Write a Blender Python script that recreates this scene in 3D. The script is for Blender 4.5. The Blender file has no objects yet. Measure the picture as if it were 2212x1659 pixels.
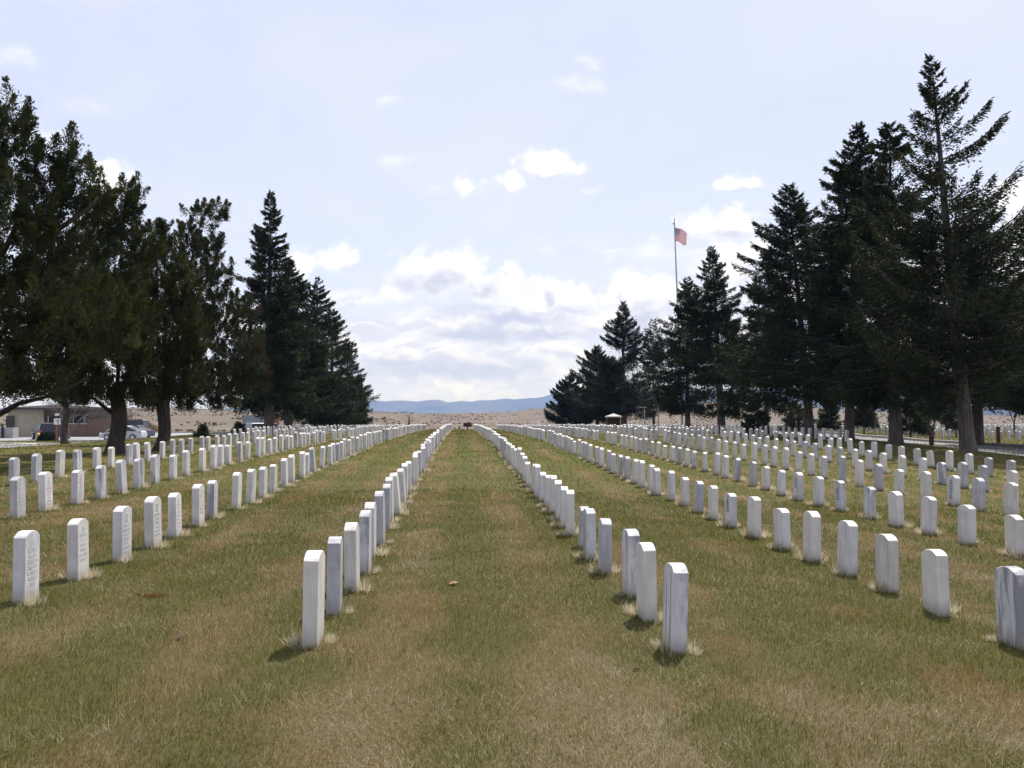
import bpy, bmesh, math, random
import numpy as np
from mathutils import Vector, Matrix

rng = np.random.default_rng(7)
random.seed(7)
R = math.radians
SC = bpy.context.scene
COL = SC.collection

# ------------------------------------------------------------------ camera
EYE = 1.54
YAW, PITCH = R(2.93), R(2.04)
FPX = 2171.0
cam = bpy.data.cameras.new("camera")
cam.sensor_width = 36.0
cam.lens = FPX / 2212 * 36
cam.clip_start, cam.clip_end = 0.1, 60000
camo = bpy.data.objects.new("camera", cam)
camo.location = (0, 0, EYE)
camo.rotation_euler = (R(90) + PITCH, 0, -YAW)
COL.objects.link(camo)
SC.camera = camo

def ray(px, py):
    d = Vector(((px - 1106) / FPX, 1.0, (829.5 - py) / FPX))
    d = Matrix.Rotation(PITCH, 3, 'X') @ d
    return Matrix.Rotation(-YAW, 3, 'Z') @ d

def sight(px, py, D):
    """point seen in that direction at forward distance D (metres)"""
    return Vector((0, 0, EYE)) + ray(px, py) * D

# ------------------------------------------------------------------ terrain
def smooth(t):
    t = np.clip(t, 0, 1)
    return t * t * (3 - 2 * t)

_s = np.arange(-300, 4000, 1.0)
_f = np.interp(_s, [-300, -20, 0, 13, 19, 26, 35, 45, 66, 90, 112, 130, 160, 200, 260, 320, 400, 500, 640, 760, 1000, 1600, 4000],
               [-4, -.06, .04, .035, .135, .26, .40, .52, .60, .55, .45, .25, -1.1, -2.4, -2.6, -1.5, .4, 2.2, 4.6, 3.0, -8, -30, -40])
for _k in range(2):
    _g = np.convolve(np.pad(_f, 4, mode='edge'), np.ones(9) / 9, mode='valid')
    _f = _g
_skx = np.array([-600, 0, 200, 370, 480, 620, 790, 880, 1000, 1080, 1140, 1190, 1300, 1400, 1550, 1700, 1900, 2100, 2212, 2800], float)
_sky_ = np.array([886, 885, 884, 880, 886, 888, 890, 893, 894, 893, 884.5, 880, 876, 872, 866, 875, 890, 895, 895, 893], float)
_skaz = np.arctan((_skx - 1106) / FPX) + YAW
def _hash(ix, iy, seed):
    n = (ix * 374761393 + iy * 668265263 + seed * 1442695041).astype(np.int64)
    n = (n ^ (n >> 13)) * 1274126177 & 0x7fffffff
    return ((n ^ (n >> 16)) & 0xffff) / 65535.0
def vnoise(x, y, seed=0):
    ix, iy = np.floor(x).astype(np.int64), np.floor(y).astype(np.int64)
    fx, fy = x - ix, y - iy
    fx, fy = fx * fx * (3 - 2 * fx), fy * fy * (3 - 2 * fy)
    a, b = _hash(ix, iy, seed), _hash(ix + 1, iy, seed)
    c, d = _hash(ix, iy + 1, seed), _hash(ix + 1, iy + 1, seed)
    return (a * (1 - fx) + b * fx) * (1 - fy) + (c * (1 - fx) + d * fx) * fy
def fbm(x, y, o=4, seed=0):
    s, a, t = 0.0, 1.0, 0.0
    for k in range(o):
        s = s + a * vnoise(x * 2 ** k + 17.3 * k, y * 2 ** k - 9.1 * k, seed + k); t += a; a *= .5
    return s / t

def terrain(x, y):
    x, y = np.asarray(x, float), np.asarray(y, float)
    z = np.interp(y, _s, _f)
    tilt = np.interp(x, [-30, -14, -9, -6, -3.6, 0, 1.4, 4, 6.7, 9.4, 12, 15, 20, 30], [.08, .08, .08, .12, .01, .0, -.02, -.12, -.17, -.22, -.30, -.34, -.40, -.4])
    z = z + tilt * (1 - smooth((np.abs(y) - 20) / 35))
    z = z - np.interp(-x, [16, 23, 30, 40, 80], [0, .5, .8, 1.05, 1.1]) * smooth((y - 25) / 25) * (1 - smooth((y - 130) / 60))
    z = z - .42 * smooth((x - 19) / 8) * smooth((y - 20) / 20) * (1 - smooth((y - 55) / 40))
    fl = np.interp(y, [90, 104, 158, 166, 250, 420, 700], [-.5, -.58, -.47, -.40, 1.3, 4.4, 6])
    wl = smooth((-x - 13) / 9) * smooth((y - 92) / 14) * (1 - smooth((y - 380) / 240))
    z = z * (1 - wl) + fl * wl
    far = smooth((y - 260) / 380)
    az = np.arctan2(x, np.maximum(y, 1))
    ridge = EYE + (907 - np.interp(az, _skaz, _sky_)) / FPX * 640 - 4.6
    z = z + far * ridge * (1 - smooth((y - 800) / 900))
    z = z + (fbm(x / 60, y / 45, 4, 3) - .5) * 3.0 * smooth((y - 170) / 250)
    z = z + (fbm(x / 3.1, y / 3.1, 2, 9) - .5) * .05 * smooth((y - 3) / 5)
    return z
def tz(x, y):
    return float(terrain(np.array([x]), np.array([y]))[0])
def ground_at(px, py, lo=3.0, hi=400.0):
    """where that sight line meets the ground"""
    d = ray(px, py); t = lo
    while t < hi:
        p = Vector((0, 0, EYE)) + d * t
        if p.z < tz(p.x, p.y): return p
        t *= 1.01
    return p

# ------------------------------------------------------------------ node helpers
def new_mat(name):
    m = bpy.data.materials.new(name); m.use_nodes = True
    nt = m.node_tree; nt.nodes.clear()
    return m, nt
class NT:
    def __init__(s, nt): s.nt = nt
    def n(s, typ, **kw):
        nd = s.nt.nodes.new(typ)
        for k, v in kw.items(): setattr(nd, k, v)
        return nd
    def put(s, sock, v):
        if isinstance(v, bpy.types.NodeSocket): s.nt.links.new(v, sock)
        elif v is not None: sock.default_value = v
    def math(s, op, a, b=None, c=None, clamp=False):
        nd = s.n('ShaderNodeMath', operation=op, use_clamp=clamp)
        s.put(nd.inputs[0], a); s.put(nd.inputs[1], b); s.put(nd.inputs[2], c)
        return nd.outputs[0]
    def vmath(s, op, a, b=None):
        nd = s.n('ShaderNodeVectorMath', operation=op)
        s.put(nd.inputs[0], a); s.put(nd.inputs[1], b)
        return nd.outputs['Value'] if op in ('LENGTH', 'DOT_PRODUCT', 'DISTANCE') else nd.outputs[0]
    def noise(s, vec, scale, detail=3, rough=.55, dist=0, dims='3D'):
        nd = s.n('ShaderNodeTexNoise', noise_dimensions=dims)
        s.put(nd.inputs['Vector'], vec); nd.inputs['Scale'].default_value = scale
        nd.inputs['Detail'].default_value = detail; nd.inputs['Roughness'].default_value = rough
        nd.inputs['Distortion'].default_value = dist
        return nd.outputs[0]
    def mix(s, f, a, b, blend='MIX'):
        nd = s.n('ShaderNodeMix', data_type='RGBA', blend_type=blend)
        s.put(nd.inputs[0], f); s.put(nd.inputs[6], a); s.put(nd.inputs[7], b)
        return nd.outputs[2]
    def remap(s, v, a, b, c=0.0, d=1.0):
        nd = s.n('ShaderNodeMapRange', interpolation_type='SMOOTHSTEP')
        s.put(nd.inputs[0], v)
        for i, q in enumerate((a, b, c, d)): nd.inputs[1 + i].default_value = q
        return nd.outputs[0]
    def attr(s, name):
        return s.n('ShaderNodeAttribute', attribute_name=name).outputs['Color']
    def surf(s, col, rough=.9, spec=.2, bump=None, bstr=.3, bdist=.02, metal=0.0):
        b = s.n('ShaderNodeBsdfPrincipled')
        s.put(b.inputs['Base Color'], col); s.put(b.inputs['Roughness'], rough)
        b.inputs['Specular IOR Level'].default_value = spec; b.inputs['Metallic'].default_value = metal
        if bump is not None:
            bn = s.n('ShaderNodeBump'); bn.inputs['Strength'].default_value = bstr; bn.inputs['Distance'].default_value = bdist
            s.put(bn.inputs['Height'], bump); s.nt.links.new(bn.outputs[0], b.inputs['Normal'])
        return b.outputs[0]
    def out(s, sh):
        o = s.n('ShaderNodeOutputMaterial'); s.nt.links.new(sh, o.inputs['Surface'])
def rgb(r, g, b): return (r, g, b, 1.0)

def plain(name, c, rough=.6, spec=.3, var=.18, scale=6.0, metal=0.0, bstr=0.0):
    m, nt = new_mat(name); q = NT(nt)
    co = q.n('ShaderNodeTexCoord').outputs['Object']
    nz = q.noise(co, scale, 4, .6)
    a = tuple(x * (1 - var) for x in c); b = tuple(min(1, x * (1 + var)) for x in c)
    col = q.mix(q.remap(nz, .3, .7), rgb(*a), rgb(*b))
    q.out(q.surf(col, rough, spec, nz if bstr else None, bstr, .01, metal))
    return m

# ------------------------------------------------------------------ object helpers
def tag(o, label=None, cat=None, group=None, kind=None):
    if label: o['label'] = label
    if cat: o['category'] = cat
    if group: o['group'] = group
    if kind: o['kind'] = kind
    return o
def empty(name, loc, rz=0.0):
    o = bpy.data.objects.new(name, None); o.location = loc; o.rotation_euler = (0, 0, rz)
    o.empty_display_size = .2
    COL.objects.link(o); return o
def np_mesh(name, V, F, attrs=None):
    """V n x 3, F m x k (same k)"""
    V = np.asarray(V, np.float32); F = np.asarray(F, np.int32)
    me = bpy.data.meshes.new(name)
    m, k = F.shape
    me.vertices.add(len(V)); me.vertices.foreach_set('co', V.ravel())
    me.loops.add(m * k); me.loops.foreach_set('vertex_index', F.ravel())
    me.polygons.add(m); me.polygons.foreach_set('loop_start', np.arange(0, m * k, k, dtype=np.int32))
    for an, av in (attrs or {}).items():
        a = me.attributes.new(an, 'FLOAT_COLOR', 'POINT')
        c = np.ones((len(V), 4), np.float32); c[:, :3] = av
        a.data.foreach_set('color', c.ravel())
    me.update(calc_edges=True); me.validate()
    return me
def link(name, me, mat, parent=None, loc=None, shade=False):
    o = bpy.data.objects.new(name, me)
    if mat is not None:
        me.materials.clear(); me.materials.append(mat)
    if shade:
        me.polygons.foreach_set('use_smooth', np.ones(len(me.polygons), bool))
    COL.objects.link(o)
    if parent: o.parent = parent
    if loc is not None: o.location = loc
    return o
class MB:
    """collects faces for one mesh"""
    def __init__(s): s.v, s.f = [], []
    def add(s, vs, fs):
        b = len(s.v); s.v += [tuple(v) for v in vs]; s.f += [tuple(i + b for i in f) for f in fs]; return s
    def box(s, cx, cy, cz, sx, sy, sz, rz=0.0, taper=1.0):
        c, n = math.cos(rz), math.sin(rz); vs = []
        for k, dz in ((1, -1), (taper, 1)):
            for dx, dy in ((-1, -1), (1, -1), (1, 1), (-1, 1)):
                x, y = dx * sx / 2 * k, dy * sy / 2 * k
                vs.append((cx + x * c - y * n, cy + x * n + y * c, cz + dz * sz / 2))
        return s.add(vs, [(3, 2, 1, 0), (4, 5, 6, 7), (0, 1, 5, 4), (1, 2, 6, 5), (2, 3, 7, 6), (3, 0, 4, 7)])
    def tube(s, pts, rad, n=7, cap=True):
        pts = [Vector(p) for p in pts]; vs = []; fs = []
        for i, p in enumerate(pts):
            t = (pts[min(i + 1, len(pts) - 1)] - pts[max(i - 1, 0)]).normalized()
            u = t.orthogonal().normalized() if i == 0 else (u - t * u.dot(t)).normalized()
            w = t.cross(u)
            for k in range(n):
                a = 2 * math.pi * k / n
                vs.append(p + (u * math.cos(a) + w * math.sin(a)) * rad[i])
        for i in range(len(pts) - 1):
            for k in range(n):
                fs.append((i * n + k, i * n + (k + 1) % n, (i + 1) * n + (k + 1) % n, (i + 1) * n + k))
        if cap:
            fs.append(tuple(range(n - 1, -1, -1))); fs.append(tuple(range((len(pts) - 1) * n, len(pts) * n)))
        return s.add(vs, fs)
    def prism(s, poly, y0, y1, inset=None):
        """poly in (x,z), extruded along y; inset = function giving y offset for (x,z)"""
        n = len(poly); vs = []
        for yy, sg in ((y0, 1), (y1, -1)):
            for x, z in poly: vs.append((x, yy + sg * (inset(x, z) if inset else 0), z))
        fs = [tuple(range(n)), tuple(range(2 * n - 1, n - 1, -1))]
        fs += [(i, n + i, n + (i + 1) % n, (i + 1) % n) for i in range(n)]
        return s.add(vs, fs)
    def build(s, name, mat, parent=None, shade=False, bevel=0.0, loc=None):
        me = bpy.data.meshes.new(name); me.from_pydata(s.v, [], s.f)
        bm = bmesh.new(); bm.from_mesh(me)
        bmesh.ops.recalc_face_normals(bm, faces=bm.faces)
        if bevel: bmesh.ops.bevel(bm, geom=bm.edges[:], offset=bevel, segments=2, affect='EDGES', profile=.5)
        bm.to_mesh(me); bm.free()
        return link(name, me, mat, parent, loc, shade)

# ------------------------------------------------------------------ light and sky
SUN_EL, SUN_AZ = R(56), R(25)
sun = bpy.data.lights.new("sun", 'SUN'); sun.energy = 5.0; sun.angle = R(.53); sun.color = (1, .955, .89)
suno = bpy.data.objects.new("sun", sun); COL.objects.link(suno)
sv = Vector((math.sin(SUN_AZ) * math.cos(SUN_EL), math.cos(SUN_AZ) * math.cos(SUN_EL), math.sin(SUN_EL)))
suno.rotation_euler = sv.to_track_quat('Z', 'Y').to_euler()

w = bpy.data.worlds.new("World"); SC.world = w; w.use_nodes = True
wt = w.node_tree; wt.nodes.clear(); q = NT(wt)
sky = q.n('ShaderNodeTexSky', sky_type='NISHITA', sun_disc=False)
sky.sun_elevation = SUN_EL; sky.sun_rotation = SUN_AZ; sky.altitude = 950
sky.air_density = 1.0; sky.dust_density = 1.6; sky.ozone_density = 1.4
gen = q.n('ShaderNodeTexCoord').outputs['Generated']
sep = q.n('ShaderNodeSeparateXYZ'); q.put(sep.inputs[0], gen)
az = q.math('ARCTAN2', sep.outputs[0], sep.outputs[1])
el = q.math('ARCSINE', sep.outputs[2])
cmb = q.n('ShaderNodeCombineXYZ'); q.put(cmb.inputs[0], az); q.put(cmb.inputs[1], el)
AE = cmb.outputs[0]
def azel(px, py):
    d = ray(px, py).normalized()
    return math.atan2(d.x, d.y), math.asin(d.z)
def blobs(lst, vec):
    acc = None
    for px, py, rx, ry, wgt in lst:
        a, e = azel(px, py)
        v = q.vmath('MULTIPLY', q.vmath('SUBTRACT', vec, (a, e, 0)), (FPX / rx, FPX / ry, 0))
        val = q.math('MULTIPLY_ADD', q.vmath('LENGTH', v), -wgt, wgt)
        acc = val if acc is None else q.math('MAXIMUM', acc, val)
    return acc
warp = q.n('ShaderNodeTexNoise'); q.put(warp.inputs['Vector'], AE); warp.inputs['Scale'].default_value = 34; warp.inputs['Detail'].default_value = 4
AEw = q.vmath('ADD', AE, q.vmath('MULTIPLY', q.vmath('SUBTRACT', warp.outputs['Color'], (.5, .5, .5)), (.040, .026, 0)))
white = blobs([(960, 590, 125, 62, 1), (905, 570, 45, 34, 1), (860, 620, 60, 30, 1), (1060, 620, 90, 45, 1), (1190, 640, 110, 50, 1), (1110, 590, 32, 34, 1),
               (1370, 640, 95, 62, 1), (1430, 620, 60, 40, 1), (1320, 680, 60, 40, .8), (1185, 350, 72, 36, 1), (1105, 385, 45, 30, .9), (1010, 400, 46, 24, .6),
               (1565, 485, 95, 48, 1), (1600, 540, 90, 40, .8), (1592, 395, 62, 20, .8), (733, 556, 58, 32, 1), (640, 575, 50, 40, .9),
               (228, 385, 62, 40, .9), (90, 300, 40, 24, .5),
               
               (2205, 420, 70, 48, .9), (2215, 520, 60, 60, .9)], AEw)
fine = q.noise(AE, 44, 8, .66)
puff = q.math('MULTIPLY_ADD', q.math('SUBTRACT', fine, .5), 1.9, white)
wisp = blobs([(1262, 132, 50, 20, 1), (1262, 183, 95, 26, 1), (840, 217, 40, 16, .9), (40, 122, 60, 30, .9), (848, 354, 62, 22, 1), (1280, 412, 40, 16, .8), (1395, 545, 56, 34, 1), (1410, 512, 30, 16, .8), (950, 410, 60, 20, .7), (200, 230, 130, 40, .6)], AEw)
m_wis = q.math('MULTIPLY', q.remap(q.math('MULTIPLY_ADD', q.math('SUBTRACT', q.noise(AE, 38, 7, .68), .5), 1.6, wisp), .1, 1.5), .55)
m_cum = q.math('MAXIMUM', q.remap(puff, -.06, .70), m_wis)
# flat layers near the horizon
strm = q.vmath('MULTIPLY', AE, (7.0, 34.0, 0))
sn = q.noise(strm, 1.0, 6, .6, .6)
lay = blobs([(1090, 705, 400, 48, .9), (1020, 760, 440, 60, 1), (1010, 812, 520, 60, 1), (620, 720, 380, 90, .4), (1800, 640, 560, 150, .45)], AEw)
m_lay = q.remap(q.math('MULTIPLY_ADD', q.math('SUBTRACT', sn, .5), 2.2, lay), -.15, .50)
# thin high veil everywhere
veil = q.remap(q.noise(q.vmath('MULTIPLY', AE, (2.2, 4.5, 0)), 1.3, 5, .55, .4), .25, .8, .66, .90)
# grey undersides
grey = blobs([(930, 614, 135, 38, 1), (1060, 620, 40, 40, .7), (1010, 640, 120, 16, .7), (1190, 650, 26, 40, .7), (1375, 685, 75, 45, 1), (1340, 650, 22, 40, .6), (1180, 672, 230, 14, .8),
              (1100, 684, 130, 20, .9), (1030, 718, 140, 26, 1), (1190, 722, 150, 20, .9), (1575, 505, 70, 18, .9), (980, 800, 300, 30, 1), (840, 785, 170, 26, .9), (1250, 770, 150, 12, .6)], AEw)
g_f = q.remap(q.math('MULTIPLY_ADD', q.math('SUBTRACT', q.noise(AE, 45, 5, .6), .5), 1.1, grey), -.22, .80)
SKYS = .1
base = q.mix(veil, sky.outputs[0], rgb(6.75, 7.0, 8.5))
base = q.mix(q.remap(el, -.02, .16, .7, 0), base, rgb(6.0, 6.3, 7.8))
lay_c = q.mix(q.remap(q.noise(q.vmath('MULTIPLY', AEw, (9.0, 30.0, 0)), 1.6, 7, .62, .5), .40, .60), rgb(6.0, 6.25, 7.6), rgb(8.6, 8.6, 8.95))
base = q.mix(m_lay, base, lay_c)
cum = q.mix(m_cum, base, rgb(9.6, 9.6, 9.7))
cum = q.mix(q.math('MULTIPLY', g_f, q.math('MULTIPLY', q.math('MAXIMUM', m_cum, m_lay), .85)), cum, rgb(4.5, 4.8, 6.3))
bg = q.n('ShaderNodeBackground'); q.put(bg.inputs['Color'], cum); bg.inputs['Strength'].default_value = SKYS
wo = q.n('ShaderNodeOutputWorld'); wt.links.new(bg.outputs[0], wo.inputs['Surface'])
w.cycles.sampling_method = 'MANUAL'; w.cycles.sample_map_resolution = 512

SC.view_settings.view_transform = 'Standard'; SC.view_settings.look = 'None'
SC.view_settings.exposure = 0.38; SC.view_settings.gamma = 1.0
SC.cycles.max_bounces = 5; SC.cycles.diffuse_bounces = 3; SC.cycles.glossy_bounces = 2
SC.cycles.transmission_bounces = 3; SC.cycles.transparent_max_bounces = 4; SC.cycles.volume_bounces = 0
SC.cycles.use_denoising = True
SC.cycles.denoiser = 'OPENIMAGEDENOISE'
SC.cycles.denoising_input_passes = 'RGB_ALBEDO_NORMAL'
SC.cycles.sample_clamp_indirect = 4
SC.render.filter_size = 1.65

# ------------------------------------------------------------------ lawn colouring shared by the ground and the blades
def lawn_group():
    g = bpy.data.node_groups.new("lawn_patches", 'ShaderNodeTree')
    g.interface.new_socket("Green", in_out='OUTPUT', socket_type='NodeSocketFloat')
    g.interface.new_socket("Rust", in_out='OUTPUT', socket_type='NodeSocketFloat')
    g.interface.new_socket("Pale", in_out='OUTPUT', socket_type='NodeSocketFloat')
    k = NT(g)
    pos = k.n('ShaderNodeNewGeometry').outputs['Position']
    xy = k.vmath('MULTIPLY', pos, (1, .8, 0))
    sp = k.n('ShaderNodeSeparateXYZ'); k.put(sp.inputs[0], pos)
    a = k.noise(xy, .85, 6, .66, .4)
    b = k.noise(k.vmath('ADD', xy, (31, 7, 0)), .34, 4, .55, .2)
    c = k.noise(k.vmath('ADD', xy, (-13, 44, 0)), 1.1, 4, .6, .3)
    near = k.remap(sp.outputs[1], 4.6, 6.6, 1.0, 0.0)              # the dormant strip where the photographer stands
    side = k.remap(sp.outputs[0], -2.6, -.4, 0.0, 1.0)
    strip = k.math('MULTIPLY', near, k.math('MULTIPLY_ADD', side, .75, .25))
    ga = k.math('SUBTRACT', k.math('MULTIPLY_ADD', k.math('SUBTRACT', b, .5), .6, a), k.math('MULTIPLY', strip, .16))
    stripe = k.math('MULTIPLY', k.math('SINE', k.math('MULTIPLY_ADD', sp.outputs[0], 5.2, k.math('MULTIPLY', c, 2.2))), .115)
    ga = k.math('ADD', ga, stripe)
    green = k.remap(ga, .27, .58)
    rust = k.remap(k.math('MULTIPLY_ADD', c, .5, k.math('MULTIPLY', b, .5)), .46, .64)
    pale = k.math('ADD', k.remap(k.noise(k.vmath('ADD', xy, (5, -20, 0)), .9, 5, .65, .4), .52, .70), k.math('MULTIPLY', strip, .55), None, True)
    o = k.n('NodeGroupOutput')
    for i, v in enumerate((green, rust, pale)): g.links.new(v, o.inputs[i])
    return g
LG = lawn_group()
C_GREEN, C_GREEN2 = (.078, .092, .014), (.136, .138, .028)
C_RUST, C_STRAW, C_PALE = (.205, .118, .032), (.235, .170, .070), (.42, .36, .25)

def ground_material():
    m, nt = new_mat("ground_soil_and_turf"); k = NT(nt)
    pos = k.n('ShaderNodeNewGeometry').outputs['Position']
    g = k.n('ShaderNodeGroup'); g.node_tree = LG
    f1 = k.noise(pos, 9, 4, .7); f2 = k.noise(pos, 38, 3, .7)
    gr = k.mix(f1, rgb(*[x * .75 for x in C_GREEN]), rgb(*[x * .95 for x in C_GREEN2]))
    dr = k.mix(g.outputs[1], rgb(*[x * .7 for x in C_STRAW]), rgb(*[x * .8 for x in C_RUST]))
    dr = k.mix(k.math('MULTIPLY', g.outputs[2], .55), dr, rgb(.27, .23, .15))
    gf = k.math('ADD', g.outputs[0], k.math('MULTIPLY', k.math('SUBTRACT', f2, .5), 1.1), None, True)
    lawn = k.mix(gf, dr, gr)
    lawn = k.mix(k.remap(f2, .35, .65, .45, 0), lawn, rgb(.045, .040, .02))
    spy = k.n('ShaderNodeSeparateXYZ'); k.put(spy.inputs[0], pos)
    lawn = k.mix(k.remap(spy.outputs[1], 9, 34, .58, .0), lawn, k.mix(f2, rgb(.035, .028, .014), rgb(.085, .066, .035)))     # brown thatch, darkened near the camera as painted shade between the blades
    # prairie
    p1 = k.noise(pos, .03, 5, .6); p2 = k.noise(k.vmath('MULTIPLY', pos, (1, .5, 1)), .22, 5, .7)
    pr = k.mix(k.remap(p1, .35, .65), rgb(.120, .098, .075), rgb(.165, .137, .107))
    pr = k.mix(k.remap(p2, .50, .72, 0, .55), pr, rgb(.135, .112, .082))
    sp = k.n('ShaderNodeSeparateXYZ'); k.put(sp.inputs[0], k.attr('zone'))
    col = k.mix(k.remap(k.math('MULTIPLY_ADD', k.math('SUBTRACT', k.noise(pos, .5, 3), .5), .5, sp.outputs[0]), .4, .6), pr, lawn)
    k.out(k.surf(col, .95, .1, f1, .5, .03))
    return m
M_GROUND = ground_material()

def axis(fine0, fine1, step, far0, far1, growth):
    a = list(np.arange(fine0, fine1 + 1e-6, step)); s = step
    while a[-1] < far1: s *= growth; a.append(a[-1] + s)
    b = []; s = step; v = fine0
    while v > far0: s *= growth; v -= s; b.append(v)
    return np.array(b[::-1] + a)
gx = axis(-18, 30, .35, -9000, 9000, 1.10)
gy = axis(0, 52, .35, -200, 9500, 1.045)
GX, GY = np.meshgrid(gx, gy)
GZ = terrain(GX, GY)
GZ = np.where(GY > 1000, GZ - smooth((GY - 1000) / 2500) * 30, GZ)
nx, ny = len(gx), len(gy)
idx = np.arange(nx * ny).reshape(ny, nx)
Fq = np.stack([idx[:-1, :-1], idx[:-1, 1:], idx[1:, 1:], idx[1:, :-1]], -1).reshape(-1, 4)
zone = (1 - smooth((GY - 124) / 6)) * (1 - smooth((-GX - 60) / 8) * smooth((GY - 60) / 20)) * (1 - smooth((GX - 62) / 6))
zone = zone * (1 - smooth((GY - 101) / 3) * smooth((-GX - 17) / 3))
me = np_mesh("ground", np.stack([GX, GY, GZ], -1).reshape(-1, 3), Fq, {'zone': np.stack([zone.ravel()] * 3, -1)})
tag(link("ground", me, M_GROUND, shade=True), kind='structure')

# ------------------------------------------------------------------ roads and kerbs
def asphalt(name, c):
    m, nt = new_mat(name); k = NT(nt)
    pos = k.n('ShaderNodeNewGeometry').outputs['Position']
    a = k.noise(pos, .35, 4, .6); b = k.noise(pos, 60, 2, .6)
    col = k.mix(k.remap(a, .3, .7), rgb(*[x * .85 for x in c]), rgb(*[x * 1.12 for x in c]))
    col = k.mix(k.remap(b, .5, .7, 0, .35), col, rgb(*[x * .6 for x in c]))
    cr = k.n('ShaderNodeTexVoronoi', feature='DISTANCE_TO_EDGE'); cr.inputs['Scale'].default_value = .22; k.put(cr.inputs['Vector'], k.vmath('ADD', pos, k.vmath('MULTIPLY', k.n('ShaderNodeTexNoise').outputs['Color'], (.6, .6, 0))))
    col = k.mix(k.remap(cr.outputs[0], .0, .012, .6, 0), col, rgb(.06, .06, .06))
    k.out(k.surf(col, .9, .25, b, .3, .01)); return m
M_ROAD = asphalt("worn_asphalt", (.285, .285, .30))
M_KERB = plain("kerb_concrete", (.30, .27, .24), .9, .2, .2, 3)
M_PAINT = plain("road_paint", (.72, .72, .70), .7, .3, .08, 4)
def strip(name, edge_a, edge_b, mat, lift, n=90, across=8, kind='structure'):
    """ribbon between two polylines (same number of points), draped on the terrain"""
    A, B = np.array(edge_a, float), np.array(edge_b, float)
    t = np.linspace(0, len(A) - 1, n); i = np.arange(len(A))
    P = np.stack([np.interp(t, i, A[:, 0]), np.interp(t, i, A[:, 1])], -1); Q = np.stack([np.interp(t, i, B[:, 0]), np.interp(t, i, B[:, 1])], -1)
    u = np.linspace(0, 1, across + 1)[None, :, None]
    G = P[:, None] * (1 - u) + Q[:, None] * u
    Z = terrain(G[..., 0], G[..., 1]) + lift
    V = np.concatenate([G, Z[..., None]], -1).reshape(-1, 3)
    ix = np.arange(n * (across + 1)).reshape(n, -1)
    F = np.stack([ix[:-1, :-1], ix[1:, :-1], ix[1:, 1:], ix[:-1, 1:]], -1).reshape(-1, 4)
    o = link(name, np_mesh(name, V, F), mat, shade=True); o['kind'] = kind
    return o
def kerb(name, line, wd, h, n=120):
    L = np.array(line, float); t = np.linspace(0, len(L) - 1, n); i = np.arange(len(L))
    P = np.stack([np.interp(t, i, L[:, 0]), np.interp(t, i, L[:, 1])], -1)
    T = np.gradient(P, axis=0); T /= np.linalg.norm(T, axis=1)[:, None]; N = np.stack([T[:, 1], -T[:, 0]], -1)
    z = terrain(P[:, 0], P[:, 1]); V = []
    for off, dz in ((0, -.2), (0, h - .02), (.02, h), (wd, h), (wd, -.2)):
        V.append(np.concatenate([P + N * off, (z + dz)[:, None]], -1))
    V = np.stack(V, 1).reshape(-1, 3); ix = np.arange(n * 5).reshape(n, 5)
    F = np.stack([ix[:-1, :-1], ix[:-1, 1:], ix[1:, 1:], ix[1:, :-1]], -1).reshape(-1, 4)
    o = link(name, np_mesh(name, V, F), M_KERB); o['kind'] = 'structure'; return o
NEAR_E = [(21.6, 18), (21.5, 37), (21.6, 52), (22.4, 70), (24, 95), (26, 118)]
FAR_E = [(28.6, 18), (28.5, 37), (28.5, 52), (28.9, 70), (30.2, 95), (32, 118)]
strip("road", NEAR_E, FAR_E, M_ROAD, .02, 200, 10)
kerb("kerb", FAR_E, .28, .17)
strip("driveway", [(-78, 44), (-40, 49), (-24, 52), (-19.5, 60), (-13.5, 65)], [(-78, 108), (-44, 97), (-29, 77), (-21, 73), (-13.5, 71)], M_ROAD, .03, 90, 14)
strip("parking_lot", [(-80, 104), (-50, 103.4), (-18, 103)], [(-80, 154), (-50, 156), (-18, 157)], M_ROAD, .03, 60, 20)
kerb("kerb", [(-30, 78.5), (-22, 74.5), (-14, 72.2)], .25, .14, 30)
kerb("kerb", [(-18, 157.5), (-50, 156.5), (-80, 154.5)], .3, .22, 60)
p0, p1 = ground_at(24, 957.5), ground_at(76, 961.0)
dv = (p1 - p0).normalized(); sd = Vector((-dv.y, dv.x, 0)) * .35
strip("lane_marking", [(p0.x, p0.y), (p1.x, p1.y)], [(p0.x + sd.x, p0.y + sd.y), (p1.x + sd.x, p1.y + sd.y)], M_PAINT, .045, 20, 1)

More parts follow.
